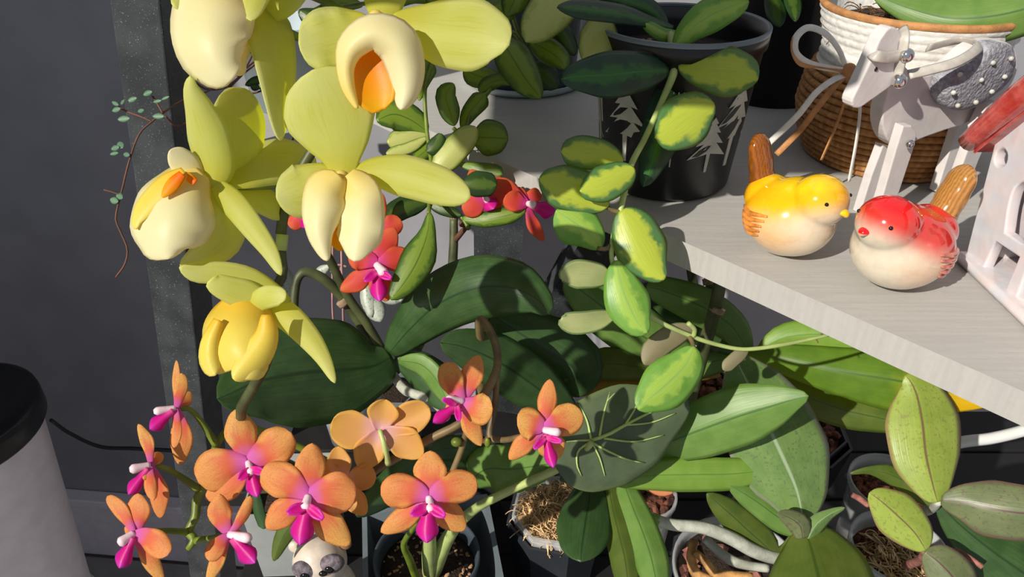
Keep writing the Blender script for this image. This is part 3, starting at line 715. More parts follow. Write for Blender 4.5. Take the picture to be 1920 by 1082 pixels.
blade(f, 'sepal', [(402, 342, 24), (440, 384, 50), (476, 430, 44), (506, 472, 32), (527, 516, 3)], .346, .336, Y, cup=.3, nu=18)
tube(f, 'flower_stalk', [(405, 345, .352), (450, 350, .358), (525, 348, .372)], 7, 'stem')
# lowest bloom
f = core(478, 572, .352, 14)
blade(f, 'petal', [(540, 574, 24), (516, 558, 46), (466, 528, 54), (416, 512, 44), (368, 512, 36), (336, 501, 3)], .352, .338, Y, cup=.3, nu=18)
blade(f, 'sepal', [(500, 578, 40), (466, 556, 58), (428, 542, 50), (400, 530, 36), (394, 524, 14)], .347, .338, Y, cup=.3)
blade(f, 'sepal', [(468, 578, 34), (498, 558, 44), (524, 556, 36), (535, 560, 10)], .345, .338, Y, cup=.3)
blade(f, 'sepal', [(488, 570, 30), (534, 590, 54), (576, 630, 46), (606, 672, 30), (628, 718, 3)], .352, .338, Y, cup=.35, tilt=-.2, nu=18)
blade(f, 'pouch', [(452, 555, 50), (452, 586, 116), (450, 626, 142), (452, 664, 128), (462, 692, 84), (458, 712, 14)], .346, .331, 'ylip2', cup=.6, bend=.16, nu=24, nv=12, wave=.06)
blade(f, 'pouch', [(410, 600, 20), (394, 640, 34), (392, 672, 40), (398, 694, 32), (404, 704, 6)], .3335, .3315, 'ylip2', cup=.6, nu=14)
blade(f, 'pouch', [(500, 590, 20), (500, 630, 46), (478, 670, 60), (450, 700, 40), (438, 712, 8)], .3330, .3285, 'ylip2', cup=.5, tilt=-.2, nu=16)
tube(f, 'flower_stalk', [(490, 572, .353), (520, 560, .365), (514, 548, .376)], 7, 'stem')

# ------------------------------------------------------------------ foliage plants on the low shelf
# velvet-leaved plant in the round pot with gritty soil
ZR = LZ + .09
T4, cc4, r4 = potted('velvet_leaf_plant', 'young plant with one dark velvety pale-veined leaf in gritty soil', 800, 1040, ZR, 100, 'bluegrey', 'grit', 48, .82, 0, 'soil', .80, lz=LZ + .0042)
blade(T4, 'leaf', [(1050, 888, 46), (1082, 866, 138), (1134, 828, 182), (1186, 800, 172), (1238, 774, 112), (1290, 748, 6)], .500, .522, 'lf_aloc', cup=.18, bend=-.02, nu=26, nv=14, thick=.001, p=2.2)
def velvet_d(x, y):
    ax, ay = 240 / 277.8, -140 / 277.8
    u_ = max(0, min(1, ((x - 1050) * ax + (y - 888) * ay) / 277.8)); pe = abs(-(x - 1050) * ay + (y - 888) * ax)
    hw = np.interp(u_, [0, .14, .37, .57, .78, 1], [23, 69, 91, 86, 56, 3]); k_ = .511 / F
    return .500 + .022 * u_ + .02 * 277.8 * k_ * math.sin(math.pi * u_) + hw * k_ * .18 * (pe / hw) ** 2 - .0010
def vein(pts, r):
    tube(T4, 'vein', [(x, y, velvet_d(x, y)) for x, y, e in pts], [q_ * 1.35 for q_ in r], 'vein', seg=6, n=10)
vein([(1108, 826, 0), (1140, 815, 0), (1174, 796, 0), (1226, 770, 0.001), (1272, 752, .002)], [2.6, 2.6, 2.2, 1.6, .8])
vein([(1108, 826, 0), (1085, 826, .001), (1062, 828, .004)], [2, 1.4, .8])
vein([(1108, 824, 0), (1101, 790, .001), (1086, 758, .005)], [2, 1.4, .8])
vein([(1124, 818, 0), (1131, 780, .001), (1143, 735, .006)], [2, 1.4, .8])
vein([(1138, 752, .006), (1155, 735, .008)], [1, .7])
vein([(1172, 797, 0), (1192, 764, .002), (1206, 732, .006)], [1.8, 1.2, .8])
vein([(1174, 797, 0), (1222, 792, .001), (1266, 775, .004)], [1.6, 1.1, .7])
vein([(1132, 822, 0), (1190, 828, .002), (1244, 816, .006)], [1.8, 1.2, .7])
vein([(1110, 830, 0), (1140, 846, .002), (1178, 862, .007), (1206, 868, .008)], [2, 1.6, 1.2, .8])
vein([(1108, 828, 0), (1084, 846, .003), (1082, 872, .006), (1090, 892, .008)], [2, 1.6, 1.2, .7])
vein([(1110, 830, 0), (1124, 858, .004), (1134, 892, .006)], [1.6, 1.2, .7])
tube(T4, 'leaf_stalk', [(1110, 830, .504), (1078, 862, .516), (1040, 882, .524), (960, 918, .54), (890, 955, .57), (845, 1000, .60), (808, 1075, .655)], [6, 7, 8, 8, 9, 13, 18], 'palestem', n=44)
tube(T4, 'leaf_stalk', [(808, 1078, .655), (805, 1030, .61), (812, 985, .58), (835, 968, .575)], [16, 14, 10, 5], 'palestem', n=24)
tube(T4, 'leaf_stalk', [(780, 1082, .63), (768, 1050, .60), (757, 1022, .585), (775, 990, .56), (790, 970, .55)], [8, 8, 6, 5, 4], 'stem', n=24)
# square slate cachepot around it
def square_pot(name, label, c, half, h, mat, rot, taper=.84, wall=.0025, tops=1.0):
    t_ = thing(name, label, 'plant pot', c)
    q = half * 1.41421
    prof = [(0, 0), (q * taper, 0), (q, h * .93), (q + .003, h * .93), (q + .003, h), (q - wall * 1.41, h), (q * taper - wall * 1.41, .003), (0, .003)]
    lathe(t_, 'pot_wall', c, prof, mat, 4, False, rot + math.pi / 4)
    return t_
c4 = onz(800, 1040, ZR)
def sq(name, label, px, py, zt, half, mat, rot, taper=.86):
    c = onz(px, py, zt); return square_pot(name, label, (c.x, c.y, LZ + .0005), half, zt - LZ - .0005, mat, rot, taper)

# moss-filled pot with one rounded leaf
T11, cc11, r11 = potted('moss_pot_orchid', 'small orchid with rounded dark leaf in pot of tan moss', 1042, 952, LZ + .085, 84, 'clear', 'moss', 8, .8, .2, 'moss', .9, lz=LZ + .0042)
blade(T11, 'leaf', [(1108, 900, 30), (1104, 940, 82), (1096, 990, 106), (1091, 1026, 84), (1089, 1053, 10)], .560, .505, 'lf_dark', cup=.2, fold=.15, bend=.06, nu=20, nv=10, thick=.0012)
blade(T11, 'leaf', [(1108, 905, 20), (1080, 890, 30), (1050, 900, 4)], .57, .57, 'lf_dark')
# strap-leaved orchid beside it
T12, cc12, r12 = potted('strap_leaf_orchid', 'orchid with two long olive strap leaves and a terracotta shard', 1212, 925, LZ + .085, 58, 'clear', 'bark', 24, .8, 0, 'soil', .9)
blade(T12, 'leaf', [(1140, 890, 14), (1146, 940, 40), (1160, 1000, 54), (1172, 1050, 56), (1180, 1120, 30)], .565, .500, 'lf_olive', cup=.1, fold=.4, bend=.06, p=1.6, nu=20, thick=.0012)
blade(T12, 'leaf', [(1165, 893, 20), (1184, 945, 52), (1206, 1000, 62), (1222, 1050, 64), (1236, 1120, 34)], .560, .495, 'lf_mid', cup=.1, fold=.4, bend=.06, p=1.6, nu=20, thick=.0012)
blade(T12, 'pot_shard', [(1162, 892, 6), (1200, 905, 18), (1240, 920, 22), (1262, 922, 8)], .565, .56, 'terra', cup=.3, thick=.003, p=1.5)
# green orchid with two wide leaves
T8, cc8, r8 = potted('bright_leaf_orchid', 'orchid with two wide bright green leaves in red bark', 1320, 722, LZ + .075, 60, 'darkpot', 'bark', 8, .8, 0, 'bark', .92)
blade(T8, 'leaf', [(1205, 850, 40), (1262, 826, 86), (1322, 803, 112), (1386, 780, 118), (1446, 762, 88), (1492, 748, 42), (1516, 743, 3)], .555, .500, 'lf_mid', cup=.15, fold=.18, bend=.03, nu=26, nv=12, thick=.0012)
blade(T8, 'leaf', [(1150, 905, 8), (1205, 893, 52), (1290, 890, 66), (1370, 889, 62), (1430, 882, 40), (1460, 872, 6)], .54, .555, 'lf_bright', cup=.15, fold=.2, bend=.03, nu=22, thick=.0012)
tube(T8, 'stem', [(1210, 852, .56), (1240, 840, .60), (1320, 760, .66)], 9, 'stem')
# tall-spiked orchid with yellowing leaf below the pale shelf
T7, cc7, r7 = potted('yellowing_orchid', 'orchid with long green leaves, one turning yellow, below the pale shelf', 1500, 800, LZ + .07, 84, 'darkpot', 'bark', 8, .8, .3, 'bark', .9, lz=LZ + .0042)
strands(T7, 'dried_moss', onz(1495, 720, LZ + .075), .03, 160, .0006, 'mossdark', .01, .016)
blade(T7, 'leaf', [(1405, 662, 16), (1372, 612, 62), (1318, 576, 74), (1262, 552, 62), (1226, 540, 46), (1212, 540, 8)], .63, .60, 'lf_mid', cup=.2, fold=.2, bend=.08, nu=20, thick=.0012)
blade(T7, 'leaf', [(1400, 662, 16), (1350, 634, 56), (1290, 608, 64), (1230, 592, 40), (1200, 585, 6)], .64, .63, 'lf_dark', cup=.2, fold=.2, bend=.04, nu=18, thick=.0012)
blade(T7, 'leaf', [(1395, 665, 20), (1300, 680, 60), (1220, 640, 100), (1150, 590, 104), (1090, 545, 70), (1058, 520, 8)], .65, .60, 'lf_mid', cup=.2, fold=.1, bend=.02, nu=20, thick=.0012)
blade(T7, 'leaf', [(1400, 668, 20), (1310, 690, 40), (1215, 690, 44), (1150, 682, 64), (1100, 686, 48), (1058, 716, 4)], .655, .60, 'lf_olive', cup=.2, fold=.2, nu=18, thick=.0012)
blade(T7, 'leaf', [(1350, 700, 16), (1200, 716, 32), (1120, 722, 34), (1056, 742, 5)], .655, .61, 'lf_brown', cup=.2, fold=.2, nu=14, thick=.0012)
blade(T7, 'leaf', [(1425, 655, 16), (1476, 632, 54), (1556, 628, 62), (1636, 648, 56), (1720, 690, 30), (1760, 720, 4)], .63, .60, 'lf_bright', cup=.2, fold=.2, bend=.05, nu=20, thick=.0012)
blade(T7, 'leaf', [(1400, 662, 16), (1482, 676, 62), (1584, 698, 94), (1684, 714, 118), (1780, 735, 84), (1832, 752, 34), (1862, 752, 4)], .625, .56, 'lf_yellow', cup=.15, fold=.2, bend=.03, nu=26, nv=12, thick=.0012)
blade(T7, 'leaf', [(1420, 690, 20), (1500, 738, 66), (1580, 768, 68), (1650, 784, 56), (1720, 800, 6)], .64, .60, 'lf_olive', cup=.15, fold=.2, bend=.03, nu=20, thick=.0012)
tube(T7, 'flower_spike', [(1280, 790, .63), (1320, 650, .60), (1338, 590, .585), (1352, 520, .565), (1362, 440, .62)], [15, 14, 13, 12, 11], 'darkstem', n=30)
tube(T7, 'node', [(1343, 584, .580), (1348, 574, .578)], [15, 15], 'node', n=4)
tube(T7, 'flower_spike', [(1340, 660, .64), (1335, 560, .64), (1325, 500, .64), (1318, 440, .66)], 9, 'darkstem', n=20)
tube(T7, 'node', [(1329, 534, .638), (1327, 522, .638)], [11, 11], 'node', n=4)
tube(T7, 'flower_spike', [(1320, 640, .66), (1305, 560, .66), (1295, 500, .66), (1292, 440, .68)], 9, 'darkstem', n=20)
# speckled-leaf orchid with thick silvery root
T9, cc9, r9 = potted('silver_root_orchid', 'grey-green speckled orchid with thick silvery roots over its pot', 1385, 1065, LZ + .085, 122, 'clear', 'pink', 40, .8, 0, 'soil', .85, lz=LZ + .0042)
blade(T9, 'leaf', [(1506, 976, 36), (1494, 920, 126), (1468, 858, 180), (1440, 798, 176), (1412, 738, 136), (1390, 694, 76), (1376, 666, 5)], .545, .555, 'lf_speck', cup=.1, fold=.22, bend=.04, nu=28, nv=12, thick=.0014)
blade(T9, 'leaf', [(1508, 985, 24), (1462, 1040, 30), (1420, 1010, 62), (1374, 968, 54), (1326, 926, 6)], .565, .55, 'lf_olive', cup=.1, fold=.3, nu=18, thick=.0012)
blade(T9, 'leaf', [(1506, 1000, 24), (1462, 972, 52), (1412, 936, 46), (1366, 908, 5)], .555, .55, 'lf_mid', cup=.1, fold=.35, nu=18, thick=.0012)
blade(T9, 'leaf', [(1508, 990, 34), (1520, 1024, 128), (1532, 1070, 190), (1545, 1130, 210), (1555, 1200, 120)], .540, .470, 'lf_olive', cup=.12, fold=.25, bend=.02, nu=22, nv=12, thick=.0014)  # darker olive puts the shade on this leaf into its colour
blade(T9, 'leaf', [(1505, 1010, 22), (1500, 986, 44), (1482, 972, 34), (1458, 962, 4)], .530, .525, 'lf_purple', cup=.1, fold=.5, nu=12)
blade(T9, 'leaf', [(1515, 1010, 22), (1530, 984, 36), (1556, 964, 20), (1584, 952, 3)], .532, .535, 'lf_speck', cup=.1, fold=.5, nu=12)
tube(T9, 'aerial_root', [(1214, 963, .553), (1232, 975, .552), (1262, 984, .551), (1320, 990, .552), (1368, 1008, .553), (1412, 1032, .556), (1452, 1046, .56), (1500, 1050, .57)], [7, 10, 11, 12, 13, 13, 12, 12], 'root', n=50)
tube(T9, 'root_tip', [(1212, 961, .553), (1222, 970, .5525), (1236, 977, .552)], [5, 10, 10.6], 'lf_bright', n=8)
tube(T9, 'aerial_root', [(1322, 1010, .60), (1345, 1032, .60), (1370, 1050, .60), (1400, 1060, .60), (1440, 1066, .60)], [8, 9, 10, 9, 8], 'root', n=24)
tube(T9, 'aerial_root', [(1302, 1012, .61), (1296, 1045, .605), (1305, 1075, .60), (1340, 1090, .60)], [8, 9, 10, 9], 'tanroot', n=20)
tube(T9, 'aerial_root', [(1304, 1036, .60), (1322, 1052, .595), (1340, 1074, .59), (1372, 1078, .59), (1410, 1082, .59)], [7, 8, 9, 8, 8], 'tanroot', n=20)
# seedlings in clear cups
T10, cc10, r10 = potted('seedling_orchid', 'seedling orchid with one tall yellow-green leaf in cup of red bark', 1672, 905, LZ + .085, 76, 'clear', 'bark', 40, .82, 0, 'bark', .8)
blade(T10, 'leaf', [(1758, 942, 14), (1748, 905, 84), (1736, 852, 132), (1730, 796, 142), (1720, 744, 104), (1708, 716, 50), (1697, 704, 6)], .535, .560, 'lf_seed', cup=.1, fold=.2, bend=.03, nu=26, nv=12, thick=.0014)
blade(T10, 'leaf', [(1764, 938, 14), (1810, 942, 74), (1862, 954, 108), (1915, 962, 106), (1970, 966, 50), (1990, 966, 6)], .535, .50, 'lf_purple', cup=.1, fold=.2, bend=.04, nu=22, nv=10, thick=.0014)
blade(T10, 'leaf', [(1760, 940, 14), (1790, 975, 60), (1850, 1025, 110), (1920, 1075, 140), (1990, 1120, 60), (2010, 1130, 5)], .57, .54, 'lf_dark', cup=.1, fold=.2, nu=20, nv=10, thick=.0014)
blade(T10, 'leaf', [(1752, 945, 16), (1715, 915, 44), (1670, 890, 36), (1630, 882, 16), (1594, 888, 3)], .56, .57, 'lf_olive', cup=.1, fold=.3, nu=16)
tube(T10, 'aerial_root', [(1628, 948, .55), (1612, 935, .55), (1598, 928, .55)], [5, 6, 5], 'barkpink', n=10)
tube(T10, 'stem', [(1760, 940, .545), (1745, 955, .57), (1715, 965, .60)], [7, 9, 8], 'root')
T13, cc13, r13 = potted('seedling_orchid', 'seedling orchid with two small speckled leaves in ribbed clear cup of moss', 1687, 1025, LZ + .092, 88, 'clear', 'mossmix', 48, .82, 0, 'bark', .8)
blade(T13, 'leaf', [(1736, 1032, 12), (1716, 1000, 72), (1682, 966, 88), (1650, 938, 56), (1630, 924, 6)], .535, .545, 'lf_seed', cup=.1, fold=.25, bend=.03, nu=22, nv=10, thick=.0014)
blade(T13, 'leaf', [(1734, 1034, 14), (1760, 1054, 74), (1788, 1084, 86), (1812, 1124, 50), (1820, 1140, 5)], .535, .52, 'lf_purple', cup=.1, fold=.25, bend=.03, nu=18, nv=10, thick=.0014)
tube(T13, 'stem', [(1734, 1033, .537), (1725, 1050, .57), (1700, 1060, .61)], [6, 8, 8], 'barkpink')
for i in range(5):
    lathe(T13, 'cup_rib', (cc13.x, cc13.y, LZ + .045 + i * .009), [(r13 * (.905 + i * .018), 0), (r13 * (.925 + i * .018), .001), (r13 * (.905 + i * .018), .002)], 'clear', 40)
tube(T13, 'aerial_root', [(1790, 1030, .55), (1818, 1046, .545), (1842, 1064, .54)], [5, 5, 5], 'barkpink', n=10)

# cachepots
sq('slate_cachepot', 'square slate grey cachepot around the gritty soil pot', 808, 1040, LZ + .080, .058, 'greypot', .18, .84)
def hexpot(label, px, py, zt, r, rot=0, mat='black'):
    c = onz(px, py, zt); t_ = thing('faceted_cachepot', label, 'plant pot', (c.x, c.y, LZ + .0005))
    h = zt - LZ
    lathe(t_, 'pot_wall', (c.x, c.y, LZ + .0005), [(0, 0), (r * .84, 0), (r, h), (r - .003, h), (r * .84 - .003, .003), (0, .003)], mat, 8, False, rot)
hexpot('dark faceted cachepot around the tan moss pot', 1042, 965, LZ + .072, .048, .2, 'darkpot')
hexpot('grey faceted cachepot holding the silvery-rooted orchid', 1385, 1078, LZ + .074, .064, .1, 'darkpot')
hexpot('black faceted cachepot under the yellowing orchid', 1500, 812, LZ + .060, .055, .3, 'black')

# masked animal figurine
fg = P(600, 1052, .58)
FG = thing('animal_figurine', 'cream animal figurine with dark grey eye patches and small ears', 'figurine', (fg.x, fg.y + .005, LZ + .0005))
k6 = .58 / F
M['fcream'] = plain('cream_glaze', C(206, 192, 176), .45, .06, 150)
M['fgrey'] = plain('grey_fur_glaze', C(112, 102, 110), .7, .25, 260, .6, 700, .001)
M['fblack'] = plain('black_gloss', C(10, 10, 11), .12, 0, spec=.6)
M['fbrown'] = plain('brown_ear', C(150, 110, 84), .6, .15, 150)
zb = fg.z - 58 * k6
blob(FG, 'body', [(fg, (.021, .020, .022), None), (fg + Vector((0, .004, -.045)), (.024, .022, .034), None), (Vector((fg.x, fg.y + .005, LZ + .02)), (.026, .024, .0195), None)], 'fcream')
for sx in (-1, 1):
    e_ = P(600 + sx * 46, 1022 - sx * 3, .578); ell(FG, 'ear', e_, (.0055, .004, .006), 'fbrown' if sx > 0 else 'fcream')
    ec = P(606 + sx * 22, 1028 - sx * 6, .578) + Vector((0, -.0165, -.001))
    ell(FG, 'eye_patch', ec, (.0115, .006, .0085), 'fgrey', Matrix.Rotation(-sx * .5, 3, 'Y'))
    ell(FG, 'eye', ec + Vector((0, -.0055, .0005)), (.0036, .0022, .0036), 'fblack')
ell(FG, 'nose', P(606, 1072, .563) + Vector((0, 0, 0)), (.004, .004, .003), 'fblack')
# small drooping plant by the figurine
T14 = thing('drooping_sprig', 'drooping sprig of dull green leaves hanging over the pale grey planter', 'plant', onz(555, 900, LZ + .09))
blade(T14, 'leaf', [(600, 930, 20), (560, 970, 44), (532, 1005, 34), (513, 1052, 3)], .545, .555, 'lf_olive', cup=.2, fold=.3, nu=14)
blade(T14, 'leaf', [(480, 925, 16), (486, 960, 22), (494, 985, 20), (494, 992, 3)], .55, .55, 'lf_dark', cup=.2, fold=.2)
tube(T14, 'stem', [(600, 930, .545), (560, 920, .56), (480, 922, .55)], 4, 'darkstem')
tube(T14, 'stem', [(560, 920, .56), (560, 900, .62), (560, 880, .72)], 4, 'darkstem')

# ------------------------------------------------------------------ on the pale shelf
def shelf_pot(name, label, px, py, rb, rt, h, mat, cat='plant'):
    c = onz(px, py, SZ); return thing(name, label, cat, (c.x, c.y, SZ + .0004)), Vector((c.x, c.y, SZ + .0004))
# variegated hoya in the black pot printed with fir trees
T5, h0 = shelf_pot('variegated_hoya', 'trailing variegated hoya in black pot printed with grey fir trees', 1243, 330, .049, .06, .116, 'black')
HP = .116
lathe(T5, 'pot', h0, [(0, 0), (.046, 0), (.049, .003), (.0585, HP * .9), (.0605, HP * .9), (.0612, HP), (.0585, HP), (.0575, HP * .9), (.047, .006), (0, .006)], 'black', 56)
lathe(T5, 'potting_mix', h0 + Vector((0, 0, HP * .82)), [(0, .002), (.03, .0015), (.0555, 0), (.05, -.01), (0, -.01)], 'soil', 32)
chips(T5, 'pumice_grit', h0 + Vector((-.012, -.012, HP * .825)), .035, 90, .0015, .0035, 'grit', .003)
lathe(T5, 'pot_rim', h0 + Vector((0, 0, HP)), [(.0583, -.001), (.0595, .0012), (.0614, .0008), (.0612, -.002)], 'greypot', 56)
M['print'] = plain('grey_print', C(186, 186, 176), .7, .06, 60)
def fir(phi, z0, hh, mat='print'):
    """flat printed fir tree wrapped on the pot side at angle phi"""
    out = [(0, 1), (.10, .86), (.05, .86), (.2, .66), (.09, .68), (.32, .42), (.14, .46), (.46, .14), (.04, .24), (.03, -.16), (-.03, -.16), (-.04, .24), (-.46, .14), (-.14, .46), (-.32, .42), (-.09, .68), (-.2, .66), (-.05, .86), (-.10, .86)]
    def pt(x, y, o):
        z = z0 + y * hh; r = .049 + (z - .003) / (HP * .9) * .0095 + o; a = phi + x * hh / .055
        return h0 + Vector((r * math.cos(a), r * math.sin(a), z))
    n_ = len(out); vs = [pt(x, y, .0006) for x, y in out] + [pt(x, y, -.0005) for x, y in out]
    fs = [(0, 1, 2, 17), (0, 17, 18), (2, 3, 4, 15), (2, 15, 16, 17), (4, 5, 6, 13), (4, 13, 14, 15), (6, 7, 8, 11), (6, 11, 12, 13), (8, 9, 10, 11)]
    fs += [(i, (i + 1) % n_, n_ + (i + 1) % n_, n_ + i) for i in range(n_)]
    return link('printed_tree', vs, fs, mat, T5, False)
fir(-2.38, .036, .050); fir(-1.20, .030, .036); fir(-.82, .034, .056); fir(-3.3, .030, .05)
for ph in (-2.95, -1.72):
    for s in (-1, 0, 1):
        a = ph + s * .05; r0 = .0525; 
        q = [h0 + Vector(((.0498 + z * .09) * math.cos(a + s * .06 * (1 - z / .1)), (.0498 + z * .09) * math.sin(a + s * .06 * (1 - z / .1)), z)) for z in (.03 + .02 * abs(s), .055 + .01 * abs(s), .085)]
        tubew(T5, 'printed_twig', q, .0005, 'print', 5, 7)
D5 = .470
blade(T5, 'leaf', [(1254, 132, 10), (1205, 134, 74), (1146, 140, 90), (1090, 143, 62), (1052, 148, 5)], .478, .455, 'lf_hoyad', cup=.2, fold=.1, bend=.05, thick=.0014, nu=20, nv=10)
blade(T5, 'leaf', [(1272, 122, 12), (1318, 130, 76), (1360, 134, 98), (1398, 140, 76), (1421, 150, 8)], .478, .462, 'lf_hoya', cup=.2, fold=.1, bend=.05, thick=.0014, nu=20, nv=10)
blade(T5, 'leaf', [(1264, 96, 8), (1290, 60, 46), (1330, 30, 66), (1376, 10, 50), (1404, 2, 6)], .480, .47, 'lf_hoyag', cup=.1, fold=.4, bend=.04, thick=.0014)
blade(T5, 'leaf', [(1262, 52, 10), (1215, 40, 24), (1160, 26, 38), (1100, 18, 40), (1046, 12, 5)], .50, .46, 'lf_hoyad', cup=.2, fold=.3, tilt=.4, thick=.0014)
blade(T5, 'leaf', [(1250, 50, 10), (1220, 20, 40), (1170, 0, 50), (1120, -10, 6)], .51, .49, 'lf_hoyad', cup=.2, fold=.3, thick=.0014)
blade(T5, 'leaf', [(1340, 196, 10), (1314, 206, 78), (1282, 228, 102), (1250, 250, 74), (1228, 258, 8)], .468, .462, 'lf_hoya', cup=.2, bend=.04, thick=.0014, nu=18, nv=10)
blade(T5, 'leaf', [(1266, 138, 18), (1252, 198, 70), (1236, 258, 74), (1220, 312, 48), (1206, 350, 3)], .490, .482, 'lf_hoyad', cup=.15, fold=.2, thick=.0014)
blade(T5, 'leaf', [(1128, 30, 34), (1122, 72, 74), (1108, 100, 56), (1096, 116, 8)], .50, .49, 'lf_smallp', cup=.15, fold=.1, thick=.0014)
blade(T5, 'leaf', [(1270, 62, 8), (1245, 66, 28), (1220, 52, 24), (1205, 40, 5)], .495, .49, 'lf_hoyag', cup=.15, fold=.3, thick=.0014)
tube(T5, 'stem', [(1245, 80, .56), (1258, 66, .495), (1262, 100, .486), (1264, 132, .482), (1240, 192, .478), (1208, 262, .476), (1184, 308, .474), (1168, 372, .472), (1162, 404, .472), (1150, 440, .470), (1148, 490, .468), (1180, 565, .47), (1218, 594, .474), (1300, 632, .482), (1360, 650, .488), (1400, 655, .490), (1470, 646, .494), (1556, 628, .50)], [6, 8, 9, 8, 5.5, 5.5, 6, 6, 5, 4.5, 4.5, 4.5, 4.5, 4.5, 4, 4, 4, 3], 'palestem', n=110)
tube(T5, 'leaf_stalk', [(1138, 388, .470), (1150, 395, .471), (1164, 398, .472)], 4.5, 'brownstem', n=8)
tube(T5, 'leaf_stalk', [(1122, 466, .464), (1138, 466, .468), (1150, 455, .470)], 4.5, 'brownstem', n=8)
tube(T5, 'leaf_stalk', [(1300, 632, .482), (1302, 618, .478), (1290, 606, .474)], 4.5, 'palestem', n=8)
tube(T5, 'leaf_stalk', [(1290, 628, .482), (1298, 642, .478), (1300, 654, .474)], 4.5, 'brownstem', n=8)
VL = [('lf_hoya', [(1168, 304, 10), (1132, 290, 54), (1092, 286, 66), (1062, 284, 46), (1052, 284, 8)], .472, .466),
      ('lf_hoya', [(1140, 388, 8), (1104, 366, 82), (1056, 350, 86), (1024, 338, 50), (1011, 334, 6)], .468, .462),
      ('lf_hoya', [(1190, 316, 8), (1168, 328, 56), (1132, 345, 70), (1100, 356, 44), (1087, 358, 5)], .462, .456),
      ('lf_hoyag', [(1126, 466, 8), (1106, 440, 62), (1078, 418, 86), (1054, 402, 60), (1042, 395, 6)], .470, .466),
      ('lf_hoya', [(1166, 394, 24), (1186, 428, 88), (1204, 468, 100), (1226, 504, 60), (1246, 524, 8)], .466, .460),
      ('lf_hoyag', [(1156, 488, 8), (1163, 526, 64), (1177, 568, 86), (1196, 606, 58), (1214, 625, 5)], .464, .458),
      ('lf_hoyap', [(1146, 522, 8), (1118, 516, 46), (1084, 514, 52), (1062, 518, 34), (1053, 524, 6)], .470, .462),
      ('lf_hoyap', [(1152, 590, 12), (1114, 602, 38), (1080, 606, 40), (1058, 602, 28), (1052, 598, 6)], .474, .466),
      ('lf_hoyab', [(1302, 614, 8), (1262, 630, 46), (1228, 655, 48), (1208, 684, 5)], .486, .480),
      ('lf_hoyag', [(1302, 650, 8), (1284, 686, 76), (1248, 722, 96), (1212, 752, 56), (1196, 768, 8)], .470, .460),
      ('lf_hoyab', [(1402, 656, 6), (1384, 668, 26), (1366, 684, 26), (1356, 694, 4)], .492, .49)]
for m_, st_, da, db in VL:
    blade(T5, 'leaf', st_, da, db, m_, cup=(-.35 if m_ == 'lf_hoyap' else .22), fold=.06, bend=.05, thick=.0014, nu=18, nv=10)
for x_, y_, a_ in ((1540, 628, -1.2), (1530, 634, 1.0)):
    tube(T5, 'growing_tip', [(x_, y_, .499), (x_ + 4, y_ + 9 * a_, .499)], [2, 1], 'brownstem', n=4)

